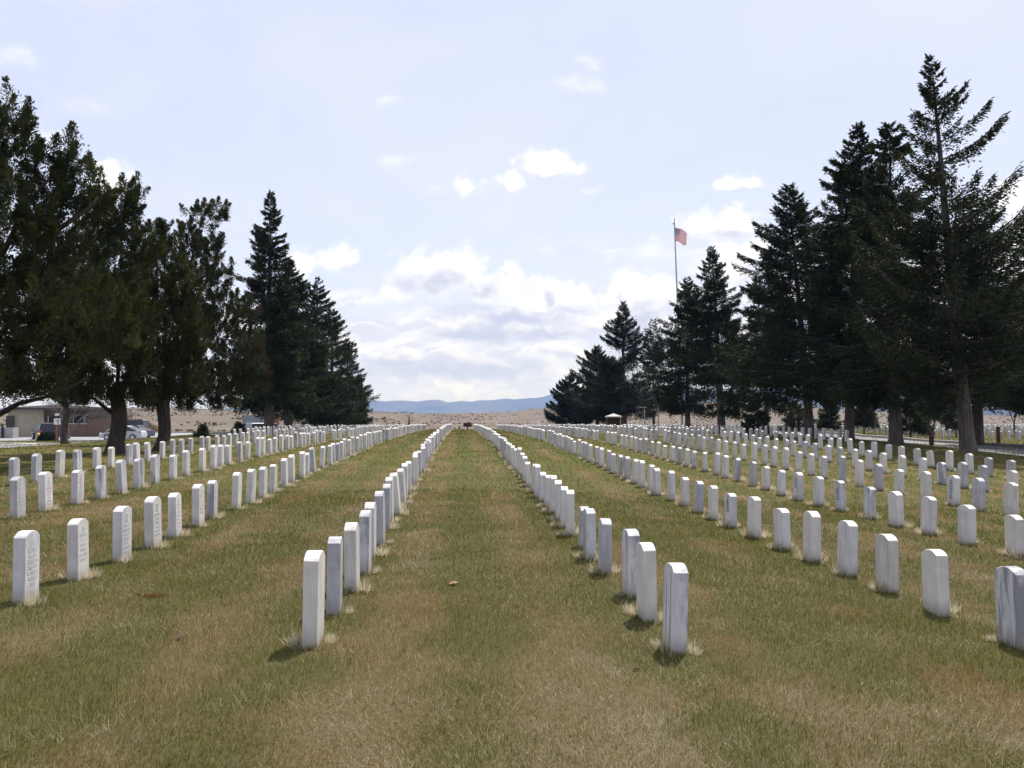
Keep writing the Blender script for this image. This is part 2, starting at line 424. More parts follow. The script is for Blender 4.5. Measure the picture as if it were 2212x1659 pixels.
# ------------------------------------------------------------------ far mountains
def mountain_material():
    m, nt = new_mat("far_slopes"); k = NT(nt)
    pos = k.n('ShaderNodeNewGeometry').outputs['Position']
    a = k.noise(pos, .0012, 6, .6)
    col = k.mix(k.remap(a, .35, .65), rgb(.045, .055, .055), rgb(.105, .10, .09))
    k.out(k.surf(col, 1, 0)); return m
M_MTN = mountain_material()
def range_mesh(name, pts, D, depth, az0, az1, amp, seed, foot):
    px = np.array([p[0] for p in pts], float); py = np.array([p[1] for p in pts], float)
    azs = np.arctan((px - 1106) / FPX) + YAW
    a = np.linspace(az0, az1, 420); prof = np.interp(a, azs, py)
    H = (907 - prof) / FPX * D + EYE
    rows = []; ks = np.linspace(0, 1, 26)
    for u in ks:
        d = D - depth * (1 - u) if u <= 1 else D
        s = u ** 1.25
        nz = (fbm(a * 90 + seed, np.full_like(a, u * 5.0), 5, seed) - .5) * amp * (4 * u * (1 - u) + (.18 if u == 1 else 0))
        rows.append(np.stack([np.sin(a) * d, np.cos(a) * d, foot + (H - foot) * s + nz], -1))
    for u, dd in ((.75, .5), (0, 1.6)):
        rows.append(np.stack([np.sin(a) * (D + depth * dd), np.cos(a) * (D + depth * dd), foot + (H - foot) * u], -1))
    V = np.stack(rows, 0); ny_, nx_ = V.shape[:2]
    ix = np.arange(ny_ * nx_).reshape(ny_, nx_)
    F = np.stack([ix[:-1, :-1], ix[:-1, 1:], ix[1:, 1:], ix[1:, :-1]], -1).reshape(-1, 4)
    o = link(name, np_mesh(name, V.reshape(-1, 3), F), M_MTN, shade=True); o['kind'] = 'structure'; return o
range_mesh("mountains", [(-800, 884), (200, 884), (470, 884), (560, 880), (700, 872), (782, 868), (808, 865), (840, 867), (846, 865), (880, 865), (897, 868), (935, 864), (948, 864), (970, 868.5), (1000, 866.5), (1020, 868), (1035, 865),
            (1062, 865), (1090, 862), (1112, 864), (1130, 861), (1142, 859), (1160, 860), (1175, 857), (1196, 853), (1210, 853), (1300, 850), (1420, 848), (1541, 846), (1700, 844), (1820, 847), (2000, 846), (2212, 847), (2800, 850)],
           9000, 2600, -.75, .8, 90, 5, -60)
range_mesh("hills", [(900, 910), (1700, 892), (1800, 872), (1900, 866), (2000, 861), (2100, 858), (2212, 857), (2500, 860), (2800, 866)], 4200, 900, -.1, .8, 26, 11, -60)

# ------------------------------------------------------------------ foliage helpers
def rand_unit(n):
    v = rng.normal(size=(n, 3)); return v / np.linalg.norm(v, axis=1)[:, None]
def norm(v): return v / np.maximum(np.linalg.norm(v, axis=1), 1e-9)[:, None]
def sprigs(P, Dr, L, W):
    """kite-shaped sprays: n x 3 roots, directions, lengths, widths -> verts, faces"""
    n = len(P); side = norm(np.cross(Dr, rand_unit(n))); up = np.cross(side, Dr)
    L = L[:, None]; W = W[:, None]
    mid = P + Dr * L * .45
    V = np.stack([P, mid + side * W + up * W * .4, P + Dr * L, mid - side * W + up * W * .4], 1).reshape(-1, 3)
    return V, np.arange(4 * n).reshape(n, 4)
def leaf_material(name, trans=.25):
    m, nt = new_mat(name); k = NT(nt)
    c = k.attr('tint')
    d = k.n('ShaderNodeBsdfDiffuse'); k.put(d.inputs[0], c)
    t = k.n('ShaderNodeBsdfTranslucent'); k.put(t.inputs[0], k.mix(1.0, c, rgb(1.1, 1.15, .7), 'MULTIPLY'))
    g = k.n('ShaderNodeBsdfGlossy'); g.inputs['Roughness'].default_value = .55; k.put(g.inputs[0], rgb(.5, .55, .5))
    mx = k.n('ShaderNodeMixShader'); mx.inputs[0].default_value = trans
    nt.links.new(d.outputs[0], mx.inputs[1]); nt.links.new(t.outputs[0], mx.inputs[2])
    m2 = k.n('ShaderNodeMixShader'); m2.inputs[0].default_value = .025
    nt.links.new(mx.outputs[0], m2.inputs[1]); nt.links.new(g.outputs[0], m2.inputs[2])
    k.out(m2.outputs[0]); return m
M_NEEDLE = leaf_material("needles", .12)
M_SCALE = leaf_material("juniper_sprays", .18)
M_LEAF = leaf_material("small_leaves", .35)
def bark(name, a, b):
    m, nt = new_mat(name); k = NT(nt)
    co = k.n('ShaderNodeTexCoord').outputs['Object']
    n1 = k.noise(k.vmath('MULTIPLY', co, (9, 9, 1.6)), 1.0, 5, .65, .5); n2 = k.noise(co, 14, 4, .6)
    col = k.mix(k.remap(n1, .3, .7), rgb(*a), rgb(*b)); col = k.mix(k.remap(n2, .5, .75, 0, .5), col, rgb(*[x * .5 for x in a]))
    k.out(k.surf(col, .95, .1, n1, 1.0, .06)); return m
M_BARK = bark("spruce_bark", (.075, .062, .052), (.17, .145, .125))
M_BARKJ = bark("juniper_bark", (.040, .032, .026), (.09, .07, .057))
M_TWIG = bark("bare_twigs", (.13, .10, .085), (.22, .18, .15))

def tints(n, base, var=.35, warm=0.0, per=4):
    """colour of each spray (the foliage's own colour varies: old needles, new tips, dead brown ones)"""
    k = np.exp(rng.normal(0, var, (n, 1)))
    c = np.array(base)[None] * k
    y = rng.random((n, 1)) < .22
    c = np.where(y, c * np.array([[1.35, 1.25, .9]]), c)
    d = rng.random((n, 1)) < warm
    c = np.where(d, np.array([[.16, .075, .04]]) * (.6 + .8 * rng.random((n, 1))), c)
    return np.repeat(np.clip(c, 0, .6), per, 0)

def spruce(name, label, base, H, Rd, clear, tr, seed, group='spruces and pines along the grave rows', p=.8, dens=75, nb=None, droop=.25, lift=.18, lean=(0, 0), warm=.0,
           tint=(.027, .035, .015), tops=None, irregular=.35, spl=.25, gap=.0, side=(0, 0), sparse_top=0, mat=None, cat='tree'):
    global rng
    keep = rng; rng = np.random.default_rng(seed)
    root = empty(name, base); tag(root, label, cat, group)
    H = float(H); nb = nb or int(H * 11.5)
    tb = MB(); lx, ly = lean
    def axis_at(z): t = z / H; return np.array([lx * t + .04 * H * .06 * math.sin(t * 5 + seed), ly * t, z])
    hs = [-.3, 0, .25, .7, 1.5] + list(np.linspace(3, H * .98, 9)) if H > 4 else [-.1, 0, .1] + list(np.linspace(.4, H * .98, 5))
    rr = [tr * 1.5, tr * 1.34, tr * 1.14, tr * 1.04, tr] + [max(tr * (1 - z / H) ** .8, .015) for z in hs[5:]] if H > 4 else [tr * 1.3, tr * 1.2, tr] + [max(tr * (1 - z / H), .008) for z in hs[3:]]
    tb.tube([axis_at(max(z, 0)) + np.array([0, 0, min(z, 0)]) for z in hs], rr, 10)
    PV = []; DV = []; LV = []; WV = []
    heads = [(0, 0, H, 1.0)] + [(a, b, c, .5) for a, b, c in (tops or [])]
    for hx, hy, hh, hw in heads:
        n_here = nb if hw == 1.0 else int(nb * .22)
        z_lo = clear if hw == 1.0 else hh * .72
        if hw < 1.0:
            tb.tube([axis_at(hh * .70), axis_at(hh * .70) * .4 + np.array([hx, hy, hh * .86]) * .6 + np.array([0, 0, -hh * .02]), np.array([hx + lx, hy + ly, hh * .99])], [tr * .3, tr * .2, .02], 6)
        for i in range(n_here):
            u = (i + rng.random()) / n_here
            z0 = z_lo + (hh - z_lo) * u ** .92
            a = i * 2.39996 + rng.normal(0, .5)
            tt = (z0 - z_lo) / (hh - z_lo)
            if gap and vnoise(np.array([math.cos(a) * 1.3 + seed]), np.array([z0 * .55]), seed)[0] < gap: continue
            if sparse_top and tt > .50 and rng.random() < sparse_top: continue
            prof = (1 - tt) ** (p + .12) * (1 if tt < .8 else 1 - (tt - .8) * 2.2) if hw == 1 else .55 * (1 - tt) ** .9
            prof *= min(1, .55 + tt * 6)
            Lb = Rd * prof * (1 + irregular * (rng.random() * 2 - 1)) + .10
            Lb *= 1 + .25 * (side[0] * math.cos(a) + side[1] * math.sin(a))
            up = lift + .30 * tt ** 2 - (1 - tt) * droop
            c0 = axis_at(z0) if hw == 1 else axis_at(hh * .7) + (np.array([hx + lx, hy + ly, hh]) - axis_at(hh * .7)) * ((z0 - hh * .7) / (hh * .3))
            dirh = np.array([math.cos(a), math.sin(a), 0.0]); lat = np.array([-dirh[1], dirh[0], 0.0])
            sag = droop * Lb * (1 - tt)
            def curve(s): return c0 + dirh * (Lb * s)[:, None] + np.outer(Lb * up * s + (.30 if sparse_top else .06) * Lb * s ** 2.6 - sag * s * s * 1.1 + sag * s ** 4 * .9, [0, 0, 1.0])
            ss = np.linspace(0, 1, 5); cp = curve(ss)
            if Lb > .5: tb.tube(cp, [max(.010 * Lb + .010, .010) * (1 - .8 * s) for s in ss], 4, False)
            n = int(Lb * dens * 2.4 * (.6 + .8 * rng.random())) + 8
            s = (.06 + .94 * rng.random(n) ** .82)
            off = (1 - s) * Lb * .40 * rng.normal(0, .62, n) + rng.normal(0, .05, n)
            pos = curve(s) + lat * off[:, None] - np.outer(np.abs(rng.normal(0, .19, n)) * (.4 + .9 * (1 - tt)) * min(1, .25 + Lb * .5) + np.abs(off) * .16, [0, 0, 1.0])
            sg = np.sign(off)[:, None]
            dd = dirh * .75 + lat * sg * rng.random((n, 1)) * .9 + np.outer(rng.normal(-.18 - droop * .9 * (1 - tt) + .35 * tt, .34, n), [0, 0, 1.0]) + rng.normal(0, .22, (n, 3))
            PV.append(pos); DV.append(norm(dd)); LV.append(spl * (.55 + .8 * rng.random(n)) * (.65 + .35 * (1 - tt))); WV.append(.030 + .034 * rng.random(n))
            if s.max() > 0:   # pointed shoot at the branch end
                te = curve(np.array([.86, .93, 1.0])); PV.append(te); DV.append(norm(np.tile(dirh + np.array([0, 0, up * .8 + .25]), (3, 1)) + rng.normal(0, .2, (3, 3)))); LV.append(np.full(3, spl * 1.1)); WV.append(np.full(3, .045))
        # leader
        zt = np.linspace(hh - .9 if H > 4 else hh * .8, hh, 26); at = rng.random(26) * 6.283
        cen = np.array([axis_at(z) if hw == 1 else np.array([hx + lx, hy + ly, z]) for z in zt])
        PV.append(cen); DV.append(norm(np.stack([np.cos(at) * .7, np.sin(at) * .7, np.full(26, .8)], -1))); LV.append(.12 + .2 * (hh - zt)); WV.append(np.full(26, .03))
    P, D_, L_, W_ = np.concatenate(PV), np.concatenate(DV), np.concatenate(LV), np.concatenate(WV)
    V, F = sprigs(P, D_, L_, W_ * (spl / .34))
    link("crown", np_mesh("crown", V, F, {'tint': tints(len(P), tint, .32, warm)}), mat or M_NEEDLE, root)
    tb.build("trunk", M_BARK, root, True)
    rng = keep
    return root

def juniper(name, label, base, D, lobes, limbs, tr, seed, dens=1.0, tint=(.040, .047, .018), warm=.004, clump=.5, trunk_to=None, group='shaggy junipers beside the grave rows', mat=None):
    """lobes: crown masses seen at (px, py) with half sizes in the same units, standing at the tree's own distance; they get depth as wide as they are"""
    global rng
    keep = rng; rng = np.random.default_rng(seed)
    root = empty(name, base); tag(root, label, 'tree', group)
    b = np.array(base); s = D / FPX
    PV = []; DV = []; LV = []; WV = []
    for (px, py, rx, ry, *ex) in lobes:
        dz = ex[0] if ex else 0.0
        c = np.array(sight(px, py, D + dz)); r = np.array([rx * s, min(max(rx, ry) * s, 2.6) * .9, ry * s])
        nc = max(4, int(dens * 8.5 * (r[0] * r[2] + r[0] * r[1] + r[1] * r[2]) / (clump ** 2 * 3.2)))
        u = rand_unit(nc); rad = (.30 + .76 * rng.random((nc, 1)) ** .65)
        cc = c + u * rad * r
        out = norm(u * r)
        for k in range(nc):
            n = int(200 + 130 * rng.random()); cr = clump * (.55 + .7 * rng.random())
            axd = out[k] * .5 + np.array([0, 0, .75]) + rng.normal(0, .25, 3); axd /= np.linalg.norm(axd)
            t = rng.random(n) ** .8; q_ = rng.normal(0, 1, (n, 3)); q_ -= np.outer(q_ @ axd, axd)
            pos = cc[k] + np.outer((t - .35) * cr * 1.7, axd) + q_ * (cr * .30 * (1.08 - t))[:, None]
            PV.append(pos); DV.append(norm(axd * .9 + q_ * .35 + rng.normal(0, .3, (n, 3)))); LV.append(.05 + .075 * rng.random(n)); WV.append(.011 + .013 * rng.random(n))
    P, D_, L_, W_ = np.concatenate(PV), np.concatenate(DV), np.concatenate(LV), np.concatenate(WV)
    V, F = sprigs(P - b, D_, L_, W_)
    cl = np.repeat(np.exp(rng.normal(0, .22, len(PV))), [len(x) for x in PV])
    br = np.repeat(rng.random(len(PV)) < warm, [len(x) for x in PV])
    tc = tints(len(P), tint, .17, .0)
    tc = tc * np.repeat(cl, 4)[:, None]
    tc = np.where(np.repeat(br, 4)[:, None], np.array([[.085, .048, .026]]), tc)
    link("crown", np_mesh("crown", V, F, {'tint': tc}), mat or M_SCALE, root)
    tb = MB(); tt = np.array(trunk_to) - b if trunk_to is not None else np.array([0, 0, 2.5])
    k = np.linspace(0, 1, 7); pts = [np.array([0, 0, -.3])] + [tt * x + np.array([.12 * math.sin(x * 4 + seed), 0, 0]) * (x > 0) for x in k]
    tb.tube(pts, [tr * 1.7, tr * 1.45] + [tr * (1.12 - .25 * x) for x in k[1:]], 11)
    for lm in limbs:
        pp = [np.array(sight(a, c, D + (d[0] if d else 0))) - b for a, c, *d in lm]
        n = len(pp); r0 = tr * .30
        tb.tube(pp, [max(r0 * (1 - .85 * i / (n - 1)), .03) for i in range(n)], 7)
    tb.build("trunk", M_BARKJ, root, True)
    rng = keep
    return root

# ------------------------------------------------------------------ headstones
def stone_material(name, a, b, vein, stain, veincol=(.27, .27, .30)):
    m, nt = new_mat(name); k = NT(nt)
    co = k.n('ShaderNodeTexCoord').outputs['Object']
    rnd = k.n('ShaderNodeObjectInfo').outputs['Random']
    cb = k.n('ShaderNodeCombineXYZ'); k.put(cb.inputs[0], k.math('MULTIPLY', rnd, 37)); k.put(cb.inputs[1], k.math('MULTIPLY', rnd, 91)); k.put(cb.inputs[2], k.math('MULTIPLY', rnd, 53))
    p = k.vmath('ADD', co, cb.outputs[0])
    big = k.noise(p, 4.5, 5, .6, .8); fin = k.noise(p, 55, 3, .6)
    col = k.mix(k.remap(big, .32, .68), rgb(*a), rgb(*b))
    diag = k.n('ShaderNodeMapping'); k.put(diag.inputs[0], p); diag.inputs['Rotation'].default_value = (.62, .2, .0); diag.inputs['Scale'].default_value = (5, 11, 1.3)
    vn = k.noise(diag.outputs[0], 1.0, 5, .6, .35)
    vv = k.remap(vn, .45, .60, 0, vein)
    col = k.mix(vv, col, rgb(*veincol))
    streak = k.noise(k.vmath('MULTIPLY', p, (24, 24, 1.5)), 1.0, 5, .65)
    col = k.mix(k.remap(streak, .52, .74, 0, stain), col, rgb(.26, .245, .22))
    sp = k.n('ShaderNodeSeparateXYZ'); k.put(sp.inputs[0], co)
    foot = k.remap(k.math('MULTIPLY_ADD', k.math('SUBTRACT', streak, .5), .20, sp.outputs[2]), .0, .17, .65, 0)     # soil splashed on the foot
    col = k.mix(foot, col, rgb(.30, .27, .20))
    col = k.mix(1.0, col, k.mix(k.n('ShaderNodeObjectInfo').outputs['Random'], rgb(.90, .90, .91), rgb(1, 1, 1)), 'MULTIPLY')
    k.out(k.surf(col, .62, .3, k.math('ADD', fin, k.math('MULTIPLY', streak, .6)), .18, .004)); return m
STONE = {
    'white': (stone_material("white_marble", (0.622, 0.604, 0.598), (0.714, 0.695, 0.689), .30, .35), "bright white"),
    'cream': (stone_material("cream_marble", (0.624, 0.594, 0.546), (0.720, 0.684, 0.636), .15, .32), "cream tinted"),
    'grey': (stone_material("grey_marble", (0.427, 0.421, 0.439), (0.531, 0.525, 0.543), .55, .4), "grey marble"),
    'veined': (stone_material("veined_marble", (0.561, 0.555, 0.573), (0.671, 0.659, 0.665), .95, .3), "dark veined"),
    'stained': (stone_material("weathered_marble", (0.561, 0.537, 0.488), (0.683, 0.659, 0.610), .2, .75), "weather streaked"),
}
M_LETTER = plain("engraved_shade", (.595, .585, .575), .8, .2, .08, 9)
M_INK = plain("dark_lettering", (.19, .19, .27), .7, .2, .1, 9)
def slab(wd, th, h, rise, seed):
    """upright slab, arched top, soft arrises; wide side along y, below-ground foot included"""
    rs = random.Random(seed)
    bm = bmesh.new(); n = 14; prof = [(-wd / 2, -.16), (wd / 2, -.16)]
    c = (wd * wd / 4 + rise * rise) / (2 * rise); a0 = math.asin(wd / 2 / c)
    for i in range(n + 1):
        a = a0 - 2 * a0 * i / n
        prof.append((c * math.sin(a), h - c + c * math.cos(a)))
    f = bm.faces.new([bm.verts.new((-th / 2, y, z)) for y, z in prof])
    r = bmesh.ops.extrude_face_region(bm, geom=[f])
    bmesh.ops.translate(bm, vec=(th, 0, 0), verts=[v for v in r['geom'] if isinstance(v, bmesh.types.BMVert)])
    bmesh.ops.recalc_face_normals(bm, faces=bm.faces)
    sharp = [e for e in bm.edges if e.calc_face_angle(0) > R(28)]
    bmesh.ops.bevel(bm, geom=sharp, offset=.0055, segments=2, profile=.5, affect='EDGES')
    for v in bm.verts: v.co += Vector((rs.gauss(0, .0006), rs.gauss(0, .0006), rs.gauss(0, .0006)))
    me = bpy.data.meshes.new("headstone"); bm.to_mesh(me); bm.free()
    return me
SLABS = [slab(w_, t_, .60, r_, i) for i, (w_, t_, r_) in enumerate([(.30, .10, .051), (.29, .10, .044), (.31, .105, .057), (.285, .098, .049)])]
SLABM = {}
for mk, (mt, _) in STONE.items():
    for i, me in enumerate(SLABS):
        c = me.copy(); c.materials.append(mt); c.polygons.foreach_set('use_smooth', np.zeros(len(c.polygons), bool)); SLABM[mk, i] = c
def lettering(seed, lines, h0, top, wide, emblem):
    """rows of small worn glyph strokes standing 1 mm off the face"""
    rs = random.Random(seed); mb = MB()
    if emblem:
        mb2 = [(math.cos(2 * math.pi * i / 16) * .030, math.sin(2 * math.pi * i / 16) * .030 + top + .05) for i in range(17)]
        for (y0, z0), (y1, z1) in zip(mb2, mb2[1:]):
            mb.box(0, (y0 + y1) / 2, (z0 + z1) / 2, .002, abs(y1 - y0) + .004, abs(z1 - z0) + .004)
        mb.box(0, 0, top + .05, .0022, .006, .04); mb.box(0, 0, top + .056, .0022, .024, .006)
    z = top
    for ln in range(lines):
        nch = rs.randint(5, 9); cw = h0 * .62; wid = min(wide, nch * cw * 1.25); y = -wid / 2
        for c in range(nch):
            pass
            st = h0 * .17; kx = rs.random()
            if kx < .75: mb.box(0, y, z, .002, st, h0)
            if kx > .3: mb.box(0, y + cw * .75, z, .002, st, h0 * rs.choice((1, 1, .55)))
            for dz in rs.sample((-.42, 0, .42), rs.randint(1, 2)): mb.box(0, y + cw * .38, z + dz * h0, .0021, cw * .7, st)
            y += wid / nch
        z -= h0 * 1.6
    me = bpy.data.meshes.new("inscription"); me.from_pydata(mb.v, [], mb.f); return me
INS = [lettering(40 + i, n, .030, .44, .22, True) for i, n in enumerate((7, 6, 8, 7))]
INSD = [lettering(60 + i, n, .030, .43, .13, i % 2 == 0) for i, n in enumerate((7, 5, 4))]
for me in INS: me.materials.append(M_LETTER)
for me in INSD: me.materials.append(M_INK)

ROWS = {   # across (m), mean height, distances of the first stones along the row, words for the row
 'L1': (-.98, .605, [6.85, 7.91, 9.0, 10.02, 11.04, 12.18, 13.65, 14.57, 15.5, 16.1, 17.13, 18.3, 19.0, 19.82], "the first row left of the aisle"),
 'R1': (1.44, .56, [6.67, 7.68, 8.7, 9.94, 10.92, 11.86, 13.03, 14.04, 14.84, 15.75, 16.6, 17.72, 18.6, 19.6], "the first row right of the aisle"),
 'L2': (-3.58, .58, [8.57, 9.7, 10.92, 11.97, 12.88, 14.05, 14.97, 16.27, 17.24, 18.29, 19.41, 20.67, 21.69, 22.81, 23.88, 24.77, 26.48, 27.6, 28.58, 29.6, 30.52, 31.49, 32.47, 33.79, 35.15, 36.87], "the second row left of the aisle"),
 'L3': (-6.05, .55, [14.09, 15.12, 16.21, 17.28, 18.32, 19.4, 20.46, 21.54, 22.63, 23.91, 24.93, 25.89, 26.76, 27.9, 29.2, 30.42, 31.23, 32.28, 33.41, 34.44, 35.63, 36.6, 37.63, 38.6, 39.63, 40.66, 41.87, 42.81, 43.93, 45.04], "the third row left of the aisle"),
 'L4': (-8.8, .545, [20.36, 21.46, 22.56, 23.76, 24.92, 25.93, 27.17, 27.96, 28.98, 30.18, 31.25, 32.28, 33.45, 34.66, 35.73, 36.87, 37.94, 38.88, 40.04, 41.26, 42.28], "the fourth row left of the aisle"),
 'L5': (-11.4, .56, [51.5], "the fifth row left of the aisle"),
 'R2': (4.0, .55, [7.11, 8.27, 9.31, 10.35, 11.36, 12.43, 13.57, 14.68, 15.77, 16.8, 17.93, 19.01, 20.04, 20.92], "the second row right of the aisle"),
 'R3': (6.67, .525, [11.89, 12.97, 14.07, 15.05, 16.17, 17.36, 18.41, 19.52, 20.58, 21.75, 22.71, 23.97, 24.95, 25.98, 27.17, 28.32, 29.19, 30.41, 31.52, 32.59, 33.73, 34.93, 36.13, 37.16, 38.11, 39.02, 40.26, 41.64, 43.15, 44.18, 45.44], "the third row right of the aisle"),
 'R4': (9.35, .59, [16.68, 17.77, 18.77, 19.87, 21.0, 22.01, 23.13, 24.22, 25.41, 26.58, 27.55, 28.59, 29.67], "the fourth row right of the aisle"),
 'R5': (12.0, .57, [21.35, 22.56, 23.52, 24.6, 25.72, 26.8, 28.04, 28.96, 30.09, 31.27, 32.4, 33.52, 34.54, 35.61], "the fifth row right of the aisle"),
 'R6': (14.6, .56, [26.05, 27.2, 28.3, 29.36, 30.62, 31.58, 32.64, 33.72, 34.8, 35.9, 36.99, 38.1, 39.12, 40.15, 41.51], "the sixth row right of the aisle"),
 'R7': (18.6, .58, [47.6, 48.6, 49.7, 50.7, 51.8, 52.8, 53.9], "the seventh row right of the aisle"),
}
END = {'L1': 104, 'L2': 104, 'L3': 108, 'L4': 108, 'L5': 108, 'R1': 104, 'R2': 108, 'R3': 110, 'R4': 112, 'R5': 112, 'R6': 112, 'R7': 110}
STYLE = {('L1', 0): 'cream', ('L1', 1): 'grey', ('L1', 2): 'stained', ('L1', 3): 'veined', ('L1', 4): 'stained', ('L1', 5): 'grey', ('L1', 6): 'grey', ('L1', 7): 'cream',
         ('R1', 0): 'veined', ('R1', 1): 'cream', ('R1', 2): 'veined', ('R1', 3): 'grey', ('R1', 4): 'veined', ('R1', 5): 'grey', ('R2', 0): 'veined', ('R2', 1): 'cream', ('R2', 2): 'stained',
         ('R2', 3): 'white', ('R2', 4): 'cream', ('R2', 5): 'white', ('R2', 6): 'cream', ('R2', 7): 'white', ('R2', 8): 'cream', ('R2', 9): 'grey', ('L2', 0): 'white', ('L2', 1): 'cream', ('L2', 2): 'white',
         ('L2', 3): 'stained', ('L2', 4): 'white', ('L3', 0): 'grey', ('L3', 1): 'white', ('L3', 4): 'grey', ('L3', 5): 'veined', ('L3', 6): 'veined', ('L4', 0): 'grey', ('L4', 1): 'grey', ('L4', 2): 'stained', ('L4', 3): 'veined',
         ('L4', 10): 'grey', ('L4', 11): 'grey', ('L4', 12): 'grey', ('L4', 13): 'grey', ('R3', 0): 'cream', ('R3', 1): 'white', ('R3', 2): 'white', ('R3', 5): 'veined', ('R4', 0): 'stained', ('R4', 1): 'grey', ('R4', 2): 'white', ('R4', 5): 'grey', ('R4', 7): 'grey'}  # greys listed for the fourth left row put tree shade into the stone colour
HGT = {('L1', 0): .62, ('L1', 1): .585, ('R1', 0): .57, ('R1', 3): .535, ('R2', 1): .53, ('L2', 0): .585}
TILT = {('L1', 8): -5, ('L1', 9): -4.5, ('L1', 10): -4, ('L2', 15): -5, ('L2', 16): 3.5, ('L4', 8): -4, ('L4', 7): -3, ('R6', 4): -4, ('R4', 10): 4, ('R2', 15): 2, ('L3', 15): 2, ('R5', 12): 3.5, ('R3', 5): -2}
LETTER = {('L2', i): i % 4 for i in range(7)} | {('L3', i): (i + 1) % 4 for i in (0, 1, 2, 3, 7, 8)}
LETTERD = {('R4', 2): 0, ('R3', 5): 1, ('R3', 7): 2, ('R2', 7): 2}
GAPS = {'L1': (60.5, 62.5)}
stones = []
rs = random.Random(21)
for rk, (X, hm, ys, _) in ROWS.items():
    ys = list(ys); y = ys[-1]
    while y < END[rk]:
        y += rs.gauss(1.085, .075)
        ys.append(y)
    for i, y in enumerate(ys):
        if 45.9 < y < 47.6 and rk != 'R7': continue
        if y > 50 and rs.random() < .015: continue
        kind = STYLE.get((rk, i)) or rs.choices(('white', 'cream', 'grey', 'veined', 'stained'), (34, 26, 16, 10, 14))[0]
        stones.append([rk, i, X + rs.gauss(0, .022), y, HGT.get((rk, i), hm + rs.gauss(0, .028)), kind, rs.randrange(4), TILT.get((rk, i), rs.gauss(0, 1.0)), rs.gauss(0, 1.1), rs.gauss(0, 1.6)])
stones.sort(key=lambda s: math.hypot(s[2], s[3]) / s[4])
UNITS = "zeroth first second third fourth fifth sixth seventh eighth ninth tenth eleventh twelfth thirteenth fourteenth fifteenth sixteenth seventeenth eighteenth nineteenth".split()
def ordinal(n):
    if n < 20: return UNITS[n]
    t, u = divmod(n, 10); tens = {2: "twent", 3: "thirt", 4: "fort", 5: "fift"}[t]
    return tens + "ieth" if u == 0 else tens + "y-" + UNITS[u]
count = {}
NEAR = stones[:300]; FARS = stones[300:]
ranks = {}
for rk in ROWS:
    for n, s in enumerate(sorted([s for s in NEAR if s[0] == rk], key=lambda s: s[3])): ranks[rk, s[1]] = n + 1
def place(s):
    X, Y = s[2], s[3]
    return Matrix.Translation((X, Y, tz(X, Y))) @ Matrix.Rotation(R(s[9]), 4, 'Z') @ Matrix.Rotation(R(s[8]), 4, 'X') @ Matrix.Rotation(R(s[7]), 4, 'Y') @ Matrix.Diagonal((1, 1, s[4] / .60, 1))
for s in NEAR:
    o = bpy.data.objects.new("headstone", SLABM[s[5], s[6]])
    o.matrix_world = place(s); COL.objects.link(o)
    lean = "" if abs(s[7]) < 3 else " leaning"
    tag(o, f"{STONE[s[5]][1]}{lean} headstone, {ordinal(ranks[s[0], s[1]])} from the near end of {ROWS[s[0]][3]}".replace("bright white", "white").replace("cream tinted", "cream").replace("grey marble", "grey").replace("dark veined", "veined").replace("weather streaked", "streaked"),
        "headstone", "white headstones in rows on the cemetery lawn")
    key = (s[0], s[1])
    if key in LETTER or key in LETTERD:
        dark = key in LETTERD
        c = bpy.data.objects.new("inscription", (INSD[LETTERD[key]] if dark else INS[LETTER[key]]))
        th = {0: .10, 1: .10, 2: .105, 3: .098}[s[6]] / 2 + .0012
        COL.objects.link(c); c.parent = o
        c.location = (-th if dark else th, 0, 0); c.rotation_euler = (0, 0, math.pi if dark else 0)
        if dark: c['label'] = "inscription in dark letters"

def merged(name, lst):
    VV, FF, MI = [], [], []; nv = 0; mats = list(STONE)
    base = []
    for me in SLABS:
        v = np.empty(len(me.vertices) * 3, np.float32); me.vertices.foreach_get('co', v); base.append((v.reshape(-1, 3), [tuple(p.vertices) for p in me.polygons]))
    for s in lst:
        v, f = base[s[6]]; M = np.array(place(s)); VV.append(v @ M[:3, :3].T + M[:3, 3])
        FF += [tuple(i + nv for i in p) for p in f]; MI += [mats.index(s[5])] * len(f); nv += len(v)
    me = bpy.data.meshes.new(name); me.from_pydata(np.concatenate(VV).tolist(), [], FF)
    for k in mats: me.materials.append(STONE[k][0])
    me.polygons.foreach_set('material_index', MI)
    o = bpy.data.objects.new(name, me); COL.objects.link(o); return o
# the stones further down the rows, and the field of stones across the road
rs = random.Random(5)
for k in range(13):
    X = 33.2 + 2.65 * k; y = 57 + rs.random() * 2 + (0 if k > 0 else 4)
    while y < 122:
        y += rs.gauss(1.12, .08)
        if 88 < y < 90 or rs.random() < .03: continue
        FARS.append(['F', 0, X + rs.gauss(0, .03), y, .57 + rs.gauss(0, .03), rs.choices(('white', 'cream', 'grey', 'stained'), (4, 3, 2, 1))[0], rs.randrange(4), rs.gauss(0, 1.2), rs.gauss(0, 1.2), rs.gauss(0, 2)])
tag(merged("distant_headstones", FARS), "hundreds of small white headstones far down the rows and across the road", "headstones", kind='stuff')

